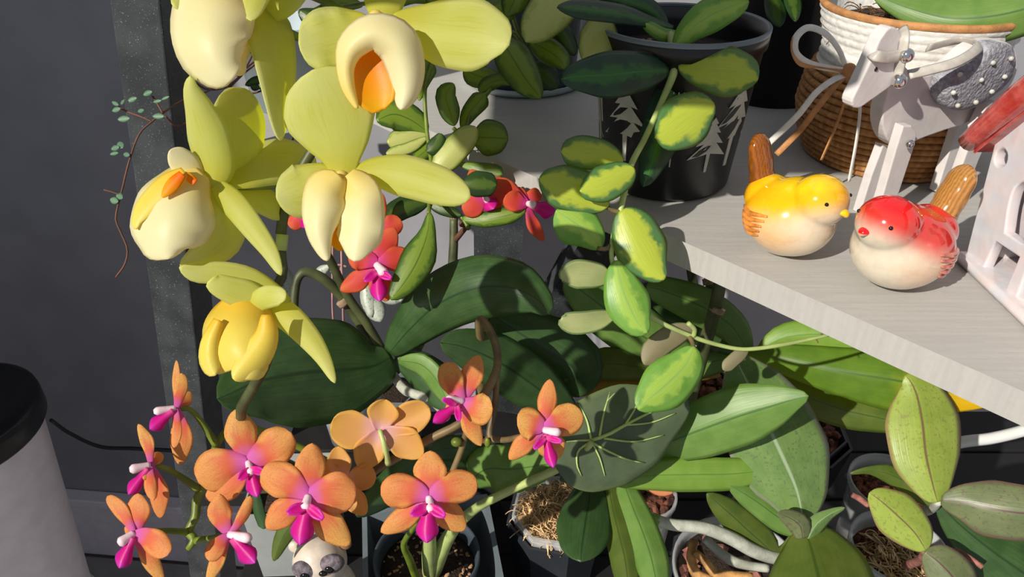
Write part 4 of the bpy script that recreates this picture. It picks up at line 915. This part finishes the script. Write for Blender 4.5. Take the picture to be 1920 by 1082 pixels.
# small-leaved hoya behind, in the blue-grey pot
T6, s0 = shelf_pot('small_leaf_hoya', 'bushy small-leaved hoya trailing from blue-grey pot on shelf', 985, 150, .05, .058, .1, 'bluegrey')
lathe(T6, 'pot', s0, [(0, 0), (.050, 0), (.052, .003), (.060, .092), (.063, .092), (.063, .1), (.059, .1), (.05, .006), (0, .006)], 'bluegrey', 48)
lathe(T6, 'potting_mix', s0 + Vector((0, 0, .085)), [(0, .002), (.056, 0), (.05, -.01), (0, -.01)], 'soil', 24)
lathe(T6, 'saucer', s0 + Vector((0, 0, 0)), [(.0535, .001), (.062, .001), (.066, .008), (.064, .008), (.060, .003), (.0535, .003)], 'paleblue', 40)
SM, SPL, SD = 'lf_small', 'lf_smallp', 'lf_smalld'
for m_, st_, da, db in [
    (SM, [(852, 236, 4), (842, 204, 40), (836, 178, 40), (850, 156, 5)], .60, .60), (SM, [(866, 242, 4), (880, 212, 32), (900, 188, 38), (910, 176, 4)], .61, .61),
    (SM, [(890, 258, 30), (914, 258, 70), (938, 259, 58), (953, 260, 6)], .60, .60), (SPL, [(816, 322, 26), (842, 292, 54), (874, 258, 48), (894, 240, 10)], .585, .585),
    (SM, [(802, 248, 5), (772, 226, 54), (738, 214, 62), (706, 226, 8)], .60, .59), (SPL, [(800, 252, 5), (770, 258, 38), (742, 264, 40), (726, 266, 6)], .60, .595),
    (SPL, [(800, 258, 4), (770, 276, 22), (742, 284, 22), (724, 288, 4)], .595, .59), (SM, [(812, 262, 4), (800, 280, 30), (784, 294, 28), (774, 300, 4)], .598, .592),
    (SD, [(826, 250, 6), (822, 266, 30), (808, 280, 26), (800, 284, 5)], .585, .585), (SD, [(868, 344, 8), (894, 345, 50), (920, 346, 44), (932, 347, 5)], .545, .545),
    (SM, [(862, 308, 5), (896, 316, 24), (930, 322, 28), (942, 328, 5)], .59, .58), (SD, [(804, 378, 8), (770, 384, 44), (740, 398, 42), (724, 410, 5)], .57, .56),
    (SM, [(806, 398, 4), (802, 436, 32), (784, 486, 66), (758, 530, 50), (732, 562, 4)], .535, .525), (SM, [(866, 410, 8), (906, 412, 30), (950, 404, 34), (986, 394, 3)], .57, .56),
    (SD, [(800, 380, 6), (830, 392, 24), (858, 402, 16), (866, 404, 3)], .575, .57), (SPL, [(1062, -30, 30), (1040, 10, 88), (1010, 46, 74), (986, 78, 6)], .62, .60),
    (SM, [(938, 70, 10), (962, 110, 70), (984, 146, 62), (1014, 184, 5)], .61, .585), (SM, [(994, 78, 10), (1026, 94, 50), (1052, 114, 40), (1058, 130, 4)], .63, .615),
    (SM, [(870, 128, 8), (890, 140, 46), (918, 150, 40), (936, 160, 5)], .64, .63), (SM, [(898, 172, 5), (915, 158, 30), (940, 150, 24), (960, 158, 4)], .63, .62),
    (SM, [(796, 150, 5), (792, 120, 34), (796, 96, 30), (800, 90, 4)], .60, .61), (SM, [(786, 188, 4), (792, 160, 22), (806, 132, 26), (812, 120, 4)], .60, .61),
    (SM, [(880, 20, 6), (910, 30, 60), (945, 20, 50), (968, 10, 5)], .64, .63), (SD, [(930, 60, 6), (920, 20, 50), (905, -20, 50), (900, -40, 6)], .66, .66),
    (SM, [(950, 30, 6), (965, 0, 50), (980, -30, 44), (986, -40, 5)], .63, .63), (SD, [(1000, 40, 6), (1050, 60, 40), (1070, 90, 30), (1078, 104, 4)], .65, .65),
    (SM, [(880, -10, 6), (850, 10, 40), (820, 0, 40), (800, -20, 5)], .66, .65), (SD, [(990, 120, 6), (1020, 140, 50), (1040, 160, 30), (1045, 166, 4)], .66, .66),
    (SM, [(850, 5, 6), (780, -8, 30), (740, 4, 26), (720, 10, 4)], .67, .66), (SD, [(560, 20, 6), (590, 34, 40), (620, 20, 40), (640, 8, 5)], .74, .74),
    (SM, [(680, 10, 6), (640, 6, 30), (612, 14, 26), (600, 20, 4)], .73, .73)]:
    blade(T6, 'leaf', st_, da, db, m_, cup=.22, fold=.08, bend=.04, thick=.001, nu=14, nv=8)
for pts in ([(990, 100, .70), (920, 40, .66), (850, 60, .62), (800, 150, .60), (800, 240, .598), (808, 300, .59), (806, 350, .575), (804, 400, .54)], [(985, 90, .70), (960, 60, .65), (945, 90, .63), (930, 150, .63), (880, 220, .61), (870, 250, .605), (812, 275, .595)],
            [(806, 350, .575), (850, 390, .575), (866, 408, .572), (880, 430, .57)], [(980, 80, .70), (960, 20, .64), (965, -40, .63)], [(990, 80, .70), (1030, 70, .65), (1050, 40, .64)], [(860, 250, .605), (850, 240, .602)],
            [(920, 40, .66), (850, 0, .67), (700, 5, .70), (600, 20, .735)]):
    tube(T6, 'stem', pts, [4] * len(pts), 'stem', n=6 * len(pts))

# big black pot in the dark corner behind
T15, b0 = shelf_pot('black_planter', 'large black planter with dark leaves behind the fir-tree pot', 1438, 172, .07, .07, .2, 'black')
b0 = b0 + EN * .0
lathe(T15, 'pot', b0, [(0, 0), (.052, 0), (.066, .20), (.069, .20), (.069, .215), (.063, .215), (.05, .01), (0, .01)], 'black', 48)
for st_ in ([(1440, -20, 10), (1455, 20, 40), (1462, 50, 4)], [(1470, -40, 10), (1486, 0, 34), (1492, 40, 4)], [(1430, -60, 10), (1380, -40, 40), (1340, -30, 4)]):
    blade(T15, 'leaf', st_, .66, .64, SD, thick=.001)

# woven basket with white neck, raffia bow and an orchid
T16, k0 = shelf_pot('basket_orchid', 'orchid in woven tan basket with white neck and raffia bow', 1650, 286, .07, .07, .14, 'tan')
t = NT('woven_paper_cord'); co = t.n('ShaderNodeTexCoord').outputs['UV']; sp_ = t.n('ShaderNodeSeparateXYZ'); t.l(co, sp_.inputs[0])
wv = t.n('ShaderNodeTexWave'); wv.inputs['Scale'].default_value = 26; wv.inputs['Distortion'].default_value = 2.5; wv.inputs['Detail'].default_value = 2
t.l(co, wv.inputs[0]); n1 = t.noise(160, 3)
cc = t.mix(t.ramp(n1, .3, .7), C(160, 108, 62), C(198, 146, 92)); cc = t.mix(t.math('MULTIPLY', wv.outputs[1], .35), cc, C(132, 86, 46))
M['cord'] = t.done(t.principled(cc, .75, .3, wv.outputs[1], .5, .001))
t = NT('white_paper_cord'); n1 = t.noise(220, 4); M['wcord'] = t.done(t.principled(t.mix(t.ramp(n1, .3, .7), C(214, 212, 206), C(236, 234, 228)), .6, .3, n1, .6, .001))
M['raffia'] = plain('white_raffia', C(226, 222, 214), .6, .05, 120, .5, 500)
M['tanraffia'] = plain('tan_raffia', C(184, 130, 78), .7, .12, 120, .5, 500)
def basket_r(z):
    zz = [0, .02, .04, .06, .076, .09, .106, .118]; rr = [.060, .069, .0735, .071, .064, .064, .069, .0715]
    return float(np.interp(z, zz, rr))
NC = 14
for i in range(NC):
    z = .003 + i * .0052; r_ = basket_r(z); pr = [(r_ - .003, -.0028), (r_ + .0004, -.0026), (r_ + .0022, -.0012), (r_ + .0026, 0), (r_ + .0022, .0012), (r_ + .0004, .0026), (r_ - .003, .0028)]
    lathe(T16, 'cord_coil', k0 + Vector((0, 0, z)), pr, 'cord', 72)
pr = []
for i in range(24):
    z = .0735 + i * .0019; pr.append((basket_r(z) + .0012 * (i % 3 == 0) + .0004 * (i % 2), z))
pr += [(pr[-1][0] - .003, .1185), (pr[-1][0] - .005, .114), (.058, .08)]
lathe(T16, 'white_neck', k0, pr, 'wcord', 72)
lathe(T16, 'rim', k0 + Vector((0, 0, .118)), [(.066, -.002), (.0675, .001), (.071, .002), (.0735, 0), (.072, -.003)], 'tanraffia', 60)
lathe(T16, 'potting_mix', k0 + Vector((0, 0, .102)), [(0, .003), (.03, .002), (.063, 0), (.055, -.01), (0, -.01)], 'soil', 24)
strands(T16, 'dried_moss', k0 + Vector((0, 0, .104)), .056, 220, .0005, 'mossdark', .008, .016)
blade(T16, 'leaf', [(1640, -10, 16), (1700, 14, 56), (1780, 34, 92), (1862, 30, 104), (1940, 12, 90), (2000, -8, 8)], .54, .49, 'lf_mid', cup=.2, fold=.2, bend=.04, thick=.0014, nu=24, nv=10)
blade(T16, 'leaf', [(1640, -12, 12), (1665, 10, 26), (1690, 24, 24), (1704, 36, 4)], .55, .535, 'lf_olive', cup=.2, thick=.0012)
blade(T16, 'leaf', [(1640, -20, 12), (1720, -20, 50), (1820, -30, 60), (1900, -60, 6)], .55, .53, 'lf_mid', cup=.2, thick=.0012)
KD = .545
def rib(pts, r, mat): tube(T16, 'raffia_bow', pts, r, mat, seg=8, n=8 * len(pts), flat=.4)
rib([(1588, 132, .505), (1572, 92, .495), (1546, 62, .488), (1514, 52, .488), (1492, 72, .490), (1492, 100, .492), (1520, 120, .496), (1590, 134, .504)], 7, 'raffia')
rib([(1592, 134, .503), (1540, 124, .498), (1500, 120, .494), (1486, 96, .492), (1488, 70, .491)], 5, 'tanraffia')
rib([(1590, 138, .505), (1562, 150, .502), (1530, 174, .500), (1496, 216, .504), (1438, 272, .515)], 6, 'raffia')
rib([(1596, 126, .505), (1570, 156, .504), (1540, 192, .504), (1500, 244, .512), (1456, 290, .522)], 6, 'tanraffia')
rib([(1598, 132, .505), (1584, 190, .51), (1566, 240, .515), (1540, 300, .525)], 5, 'tanraffia')
rib([(1600, 136, .504), (1612, 190, .503), (1608, 250, .505), (1592, 340, .515)], 6, 'raffia')
ell(T16, 'bow_knot', P(1592, 132, .502), (.005, .004, .005), 'tanraffia')

# white wooden horse
hp = onz(1652, 412, SZ); hn = Vector((math.sin(math.radians(24)), -math.cos(math.radians(24)), 0))
HR = thing('wooden_horse', 'white painted wooden horse with grey felt saddle and silver bells', 'ornament', (hp.x, hp.y, SZ + .0004))
M['hwhite'] = plain('white_painted_wood', C(214, 208, 206), .65, .03, 90, .3, 350, .0004)
M['felt'] = plain('grey_felt', C(160, 160, 168), .95, .16, 320, 1.0, 500, .0015)
M['silver'] = plain('silver_metal', C(222, 222, 222), .12, .02, metal=1)
M['ribbon'] = plain('silver_ribbon', C(190, 184, 174), .4, .06, 200)
M['crystal'] = plain('glass_bead', C(210, 206, 196), .15, .1, 300, spec=.8)
TH = .011
head = smooth_ring([(1650, 74), (1668, 52), (1684, 54), (1693, 72), (1692, 98), (1684, 130), (1674, 158), (1652, 176), (1632, 190), (1612, 203), (1600, 201), (1598, 188), (1612, 158), (1630, 120), (1642, 92)], 60)
body = smooth_ring([(1676, 100), (1694, 120), (1716, 140), (1750, 138), (1790, 118), (1820, 92), (1856, 78), (1890, 80), (1908, 100), (1908, 132), (1892, 166), (1864, 200), (1820, 228), (1768, 246), (1724, 262), (1690, 278), (1668, 268), (1656, 240), (1656, 208), (1664, 180), (1668, 150)], 80)
plate(HR, 'body', [body], hp, hn, TH, 'hwhite', .0012)
plate(HR, 'head', [head], hp + hn * .008, hn, TH * .8, 'hwhite', .0012)
def leg(name, ring, o): plate(HR, name, [ring], hp + hn * o, hn, .007, 'hwhite', .001)
leg('leg', [(1694, 236), (1710, 236), (1720, 250), (1712, 284), (1680, 380), (1668, 412), (1640, 412), (1656, 364), (1680, 280)], .009)
leg('leg', [(1656, 272), (1688, 282), (1664, 330), (1640, 400), (1612, 400), (1634, 330)], -.013)
leg('leg', [(1852, 194), (1868, 190), (1878, 200), (1870, 224), (1836, 300), (1806, 376), (1780, 376), (1804, 310), (1830, 240)], .009)
leg('leg', [(1796, 236), (1826, 224), (1800, 300), (1780, 360), (1756, 360)], -.013)
hpl = hp + hn * .010
fb_ = [onplane(x, y, hpl, hn) for x, y in smooth_ring([(1772, 150), (1788, 128), (1830, 112), (1856, 84), (1890, 82), (1904, 104), (1898, 140), (1876, 168), (1846, 190), (1812, 206), (1784, 204), (1768, 184)], 40)]
cen = sum(fb_, Vector()) / len(fb_)
vs = [cen + hn * .004]
for rr_, hh_ in ((.35, .0036), (.7, .003), (.92, .0018), (1, 0), (1, -.009)):
    vs += [cen + (q - cen) * (rr_ + random.uniform(-.02, .02) * (rr_ > .8)) + hn * hh_ for q in fb_]
nq = len(fb_); fs = [(0, 1 + j, 1 + (j + 1) % nq) for j in range(nq)]
for i in range(4): fs += [(1+i*nq+j, 1+(i+1)*nq+j, 1+(i+1)*nq+(j+1) % nq, 1+i*nq+(j+1) % nq) for j in range(nq)]
link('felt_saddle', vs, fs, 'felt', HR)
for x_, y_ in ((1800, 140), (1788, 174), (1796, 198), (1896, 110), (1884, 144), (1860, 172), (1830, 192), (1840, 150), (1862, 118)):
    ell(HR, 'bead', onplane(x_, y_, hpl + hn * .004, hn), (.0016, .0016, .0016), 'crystal', sub=2)
for x_, y_, r_ in ((1700, 104, .0042), (1686, 152, .0045), (1706, 270, .0028)):
    ell(HR, 'bell' if r_ > .003 else 'screw', onplane(x_, y_, hp + hn * .013, hn), (r_, r_, r_), 'silver', sub=3)
ell(HR, 'eye', onplane(1642, 130, hp + hn * .008, hn), (.0012, .0008, .0014), 'fblack', sub=2)
def hpt(x, y, o): return onplane(x, y, hp + hn * o, hn)
tubew(HR, 'bridle', [hpt(1630, 92, -.002), hpt(1642, 104, .010), (hpt(1664, 108, .011)), hpt(1688, 104, .010)], .0035, 'ribbon', 8, 20, flat=.25)
tubew(HR, 'bridle', [hpt(1692, 52, .0), hpt(1696, 72, .010), hpt(1690, 110, .011), hpt(1680, 160, .010)], .003, 'ribbon', 8, 20, flat=.3)
tubew(HR, 'rein', [hpt(1704, 140, .010), hpt(1740, 132, .014), hpt(1790, 118, .018), hpt(1828, 96, .014), hpt(1834, 82, .004), hpt(1800, 76, -.012), hpt(1740, 90, -.012)], .0032, 'ribbon', 8, 40, flat=.3)

# ceramic birds
def vcol(name, rough=.12, coat=.6):
    t = NT(name); a = t.n('ShaderNodeVertexColor'); a.layer_name = 'Col'; n_ = t.noise(160, 3)
    c_ = t.mix(t.math('MULTIPLY', t.ramp(n_, .4, .75), .12), a.outputs[0], C(120, 70, 40))
    return t.done(t.principled(c_, rough, .5, None, coat=coat))
M['glaze'] = vcol('ceramic_glaze')
M['wingglaze_y'] = plain('orange_wing_glaze', C(226, 142, 60), .15, .2, 120, coat=.5)
M['wingglaze_r'] = plain('pink_wing_glaze', C(206, 120, 104), .15, .2, 120, coat=.5)
def lerp(a, b, t_): t_ = max(0, min(1, t_)); return tuple(x + (y - x) * t_ for x, y in zip(a, b))
def sstep(a, b, x): x = max(0, min(1, (x - a) / (b - a))); return x * x * (3 - 2 * x)
def bird(name, label, base, hdir, cols, s=1.0):
    """hdir: angle the bird faces in plan"""
    b = onz(base[0], base[1], SZ); Fd = Vector((math.cos(hdir), math.sin(hdir), 0)); Sd = Vector((-Fd.y, Fd.x, 0)); U = Vector((0, 0, 1))
    o = Vector((b.x, b.y, SZ + .0003))
    R = Matrix((Fd, Sd, U)).transposed()
    t_ = thing(name, label, 'figurine', o)
    L = lambda f, s_, u: o + (Fd * f + Sd * s_ + U * u) * s
    cm, tp, bl, ck, tl = cols     # mantle, crown, belly, cheek, tail
    def colf(v):
        q = v - o; f, u = q.dot(Fd) / s, q.z / s; sd = abs(q.dot(Sd)) / s
        c_ = lerp(bl, ck, sstep(.012, .034, sd) * sstep(.052, .020, u) * .8)
        up = u - .55 * max(f - .004, 0) - .10 * sd + .25 * min(f, 0) * -1 * 0
        c_ = lerp(c_, cm, sstep(.022, .040, up + .35 * max(0, -f)))
        c_ = lerp(c_, tp, sstep(.044, .052, up + .1 * max(0, f)))
        c_ = lerp(c_, tl, sstep(-.026, -.034, f))
        return c_
    pt = Matrix.Rotation(.25, 3, 'Y')
    bd = blob(t_, 'body', [(L(0, 0, .0265), (.0315 * s, .0285 * s, .0262 * s), R), (L(.006, 0, .034), (.026 * s, .023 * s, .022 * s), R), (L(.019, 0, .0465), (.0185 * s, .0185 * s, .0170 * s), R), (L(-.018, 0, .034), (.018 * s, .018 * s, .016 * s), R), (L(-.002, 0, .006), (.018 * s, .017 * s, .006 * s), R)], 'glaze', .0010, 14, colf)
    from mathutils.bvhtree import BVHTree
    bv = BVHTree.FromPolygons([v.co + o for v in bd.data.vertices], [tuple(p_.vertices) for p_ in bd.data.polygons])
    def snap(q):
        c_, n_, i_, d_ = bv.find_nearest(q); return c_ + n_ * .0002
    # tail: a flattened paddle rising from the back
    Rt = R @ Matrix.Rotation(-.30, 3, 'Y')
    blob(t_, 'tail', [(L(-.027, 0, .042), (.0085 * s, .0100 * s, .016 * s), Rt), (L(-.031, 0, .054), (.0072 * s, .0102 * s, .016 * s), Rt), (L(-.034, 0, .063), (.0062 * s, .0096 * s, .0120 * s), Rt)], 'glaze', .0010, 10,
         lambda v: lerp(tl, tuple(x * .45 for x in tl[:3]) + (1,), .8 * sstep(.2, .9, math.sin(v.dot(Sd) * 3400 + 60 * v.z) * .5 + .5)))
    for sgn in (-1, 1):
        w = t_
        wm = []
        for i in range(5):
            a0 = snap(L(.002 - i * .0012, sgn * .030, .036 - i * .0044)); a1 = snap(L(-.014, sgn * .030, .032 - i * .0046)); a2 = snap(L(-.030, sgn * .020, .029 - i * .0042))
            am, an = snap(a0.lerp(a1, .5)), snap(a1.lerp(a2, .5))
            tubew(t_, 'wing_feather', [a0, am, a1, an, a2], [.0008 * s, .0014 * s, .0018 * s, .0016 * s, .0009 * s], 'wingglaze_y' if cols[0][1] > .3 else 'wingglaze_r', 8, 16)
        ell(t_, 'eye', L(.0315, sgn * .0120, .0520), (.0013 * s, .0013 * s, .0013 * s), 'fblack', sub=2)
    blob(t_, 'beak', [(L(.0368, 0, .0455), (.0042 * s, .0036 * s, .0022 * s), R @ Matrix.Rotation(.2, 3, 'Y')), (L(.0390, 0, .0440), (.0022 * s, .0022 * s, .0014 * s), R)], 'glaze', .0006, 6, lambda v: cols[1] if v.z > o.z + .0445 * s else cols[3])
    return t_
bird('ceramic_bird', 'glossy yellow ceramic bird with brown upright tail', (1466, 470), math.radians(-56), (C(238, 176, 16), C(244, 196, 20), C(226, 206, 178), C(232, 170, 92), C(150, 84, 18)), .93)
bird('ceramic_bird', 'glossy red ceramic bird with cream belly and tan tail', (1668, 530), math.radians(-156), (C(206, 52, 44), C(222, 20, 28), C(216, 204, 182), C(222, 176, 140), C(184, 130, 66)), .95)

# ceramic tealight house
hq = onz(1806, 492, SZ); hq2 = onz(1925, 606, SZ)
hd = (hq2 - hq).normalized(); nn = Vector((-hd.y, hd.x, 0))
if nn.x > 0: nn = -nn
HS = thing('ceramic_house', 'white ceramic tealight house with cut-out windows and red roof', 'ornament', (hq.x + .04, hq.y - .06, SZ + .0004))
t = NT('white_ceramic'); n1 = t.noise(60, 2); M['hceramic'] = t.done(t.principled(t.mix(t.ramp(n1, .35, .65), C(206, 206, 212), C(216, 204, 204)), .14, .5, n1, .5, .002, .6))
t = NT('red_glaze'); n1 = t.noise(90, 3); M['hred'] = t.done(t.principled(t.mix(t.ramp(n1, .35, .65), C(178, 58, 52), C(196, 92, 84)), .15, .5, n1, .5, .002, .6))
M['hdark'] = plain('dark_inside', C(70, 62, 58), .8, .2)  # back wall coloured darker than the other walls
zf = lambda px, py: onplane(px, py, hq, nn)
ln = .13
el_ = zf(1868, 246); g0_ = zf(1990, 146); sl_ = lambda q: (q - hq).dot(hd)
gb = el_ + (g0_ - el_) * ((ln / 2 - sl_(el_)) / (sl_(g0_) - sl_(el_)))
er_ = hq + hd * (ln - sl_(el_)); er_.z = el_.z
ring = [Vector((hq.x, hq.y, SZ + .001)), el_.lerp(gb, .02) - Vector((0, 0, .006)), gb - Vector((0, 0, .008)), er_ - Vector((0, 0, .006)), Vector((hq.x, hq.y, SZ + .001)) + hd * ln]
wins = [smooth_ring([(1884, 436), (1892, 384), (1904, 350), (1926, 338), (1934, 350), (1930, 400), (1926, 458)], 24), [(1842, 506), (1866, 452), (1910, 482), (1886, 540)], [(1906, 556), (1926, 500), (1966, 520), (1950, 586)], [(1944, 430), (1956, 350), (1980, 345), (1982, 445)]]
wins.append(smooth_ring([(1868, 284), (1880, 278), (1888, 290), (1884, 308), (1870, 312), (1864, 300)], 16))
plate(HS, 'front_wall', [ring] + wins, hq, nn, .007, 'hceramic', .0012, True)
for s_, nm in ((0.0, 'side_wall'), (ln, 'side_wall')):
    c = hq + hd * (s_ * .94 + .004) - nn * .045; box(HS, nm, (c.x, c.y, (SZ + el_.z) / 2 - .002), (.0035, .0405, (el_.z - SZ) / 2 - .003), 'hceramic', math.atan2(hd.y, hd.x), .001)
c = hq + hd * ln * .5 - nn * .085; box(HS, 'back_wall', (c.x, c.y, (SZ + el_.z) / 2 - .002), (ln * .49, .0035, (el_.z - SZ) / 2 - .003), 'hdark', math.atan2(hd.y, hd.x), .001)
c = hq + hd * ln * .5 - nn * .046; box(HS, 'base', (c.x, c.y, SZ + .004), (ln * .53, .052, .0035), 'hceramic', math.atan2(hd.y, hd.x), .003, smooth=True)
# roof: overlapping rolled tiles on both slopes of the gable
for side_, ea in ((0, el_), (1, er_)):
    tdir = (gb - ea)
    n0 = tdir.cross(nn).normalized()
    if n0.z < 0: n0 = -n0
    m0 = ea.lerp(gb, .46) - nn * .043 - n0 * .004
    Rr = Matrix((tdir.normalized(), nn, tdir.normalized().cross(nn))).transposed()
    box(HS, 'roof_slab', m0, (tdir.length * .55, .050, .003), 'hred', R=Rr, bevel=.001)
    for i in range(9):
        a = ea - tdir * .10 + nn * (.009 - i * .0128); b2 = gb + nn * (.009 - i * .0128)
        tubew(HS, 'roof_tile', [a, a.lerp(b2, .3) + Vector((0, 0, .0008)), a.lerp(b2, .7), b2], [.0062, .0080, .0078, .0074], 'hred', 12, 14)
tubew(HS, 'ridge_tile', [gb + nn * .016 + Vector((0, 0, .006)), gb - nn * .045 + Vector((0, 0, .007)), gb - nn * .102 + Vector((0, 0, .006))], [.0080, .0088, .0080], 'hred', 12, 12)

# thin white cable crossing the dark wall at the right
tag(tube(None, 'white_cord', [(1762, 838, .66), (1810, 828, .66), (1860, 822, .66), (1925, 806, .66), (2000, 780, .66)], 11, 'wcable', n=24), 'white cord running behind the tall seedling leaf', 'cord')

# ------------------------------------------------------------------ wire vine and thread vine
T17 = thing('wire_vine', 'wiry brown vine with tiny round leaves beside the charcoal post', 'plant', P(470, 150, .74))
wp = P(520, 40, .80) + Vector((0, 0, -.09))
box(stand, 'bracket_shelf', (-.255, .765, wp.z - .0075), (.075, .125, .007), 'shelf', 0, .002)
lathe(T17, 'pot', wp, [(0, 0), (.04, 0), (.05, .08), (.052, .08), (.052, .09), (.048, .09), (.03, .02), (0, .02)], 'paleblue', 32)
for pts in ([(480, 60, .76), (450, 120, .72), (400, 165, .68), (340, 190, .60), (305, 212, .575), (285, 228, .572), (262, 250, .57), (243, 300, .57), (230, 352, .57), (217, 410, .57), (224, 430, .57), (239, 468, .57), (234, 496, .57), (217, 520, .57)],
            [(285, 228, .572), (262, 218, .572), (240, 210, .572), (222, 200, .572)], [(228, 366, .57), (210, 360, .57), (195, 356, .57)],
            [(305, 212, .575), (296, 196, .575), (286, 180, .575)], [(310, 218, .58), (330, 236, .59), (352, 230, .60)],
            [(480, 60, .76), (470, 110, .74), (430, 160, .70), (390, 168, .69), (360, 150, .68)], [(480, 60, .76), (485, 110, .74), (455, 140, .72), (430, 165, .70)],
            [(455, 100, .75), (490, 100, .76), (462, 128, .74)], [(430, 165, .72), (470, 175, .73), (498, 168, .73)], [(498, 168, .73), (550, 260, .74), (480, 274, .75)]):
    tube(T17, 'vine_stem', pts, 1.9, 'vine', seg=6, n=6 * len(pts))
def disc(parent, x, y, w, h, d, mat, ang=0):
    c_, s_ = math.cos(ang), math.sin(ang)
    blade(parent, 'leaf', [(x - c_ * w / 2, y - s_ * w / 2, h * .1), (x, y, h), (x + c_ * w / 2, y + s_ * w / 2, h * .1)], d, d - .003, mat, nu=8, nv=4, thick=.0004, cup=.3)
for x_, y_, w_, h_, a_ in ((277, 175, 18, 12, -.4), (248, 187, 19, 11, -.4), (232, 223, 23, 13, -.1), (218, 206, 16, 11, -.3), (216, 194, 14, 8, .5), (230, 192, 12, 7, -1), (264, 208, 12, 9, -.3), (297, 218, 22, 12, 0),
                           (226, 272, 14, 16, 1), (216, 278, 16, 12, -.3), (214, 288, 16, 8, -.2), (237, 290, 12, 10, .2), (224, 368, 14, 14, .6), (214, 376, 16, 14, .3), (295, 190, 16, 7, -.2), (310, 184, 16, 6, -.4)):
    disc(T17, x_, y_, w_, h_, .570, 'lf_tiny', a_)
for x_, y_, w_, h_, a_ in ((478, 152, 40, 18, -.4), (478, 163, 18, 16, .3), (470, 88, 20, 12, -.4), (492, 166, 12, 8, 0), (402, 140, 36, 12, .1), (436, 140, 30, 10, 0)):
    disc(T17, x_, y_, w_, h_, .715, SD, a_)
T18 = thing('thread_vine', 'thin pink thread vine with silver mottled leaves against the dark wall', 'plant', P(640, 700, .86))
vp = P(648, 690, .86); vp.z = LZ + .0005; vp.y -= .014
lathe(T18, 'pot', vp, [(0, 0), (.026, 0), (.034, .09), (.031, .09), (.023, .006), (0, .006)], 'palegrey', 24)
for pts in ([(624, 460, .80), (623, 520, .80), (625, 600, .82), (640, 690, .86)], [(640, 470, .80), (642, 540, .80), (645, 640, .84), (648, 690, .86)], [(620, 510, .80), (634, 497, .80), (650, 500, .80)], [(535, 560, .80), (538, 620, .82), (560, 680, .85), (640, 700, .87)], [(640, 500, .80), (636, 512, .80), (622, 516, .80)]):
    tube(T18, 'vine_stem', pts, 2.2, 'pinkvine', seg=6, n=6 * len(pts))
for x_, y_, w_, h_, a_ in ((603, 508, 36, 20, -.6), (534, 524, 60, 34, 1.3), (690, 560, 70, 30, 1.4), (704, 580, 50, 40, 1.2), (735, 562, 40, 20, 0), (718, 540, 24, 14, .3)):
    disc(T18, x_, y_, w_, h_, .80, 'lf_silver', a_)
# small pale card tray glimpsed by the crown of the broad-leaved orchid
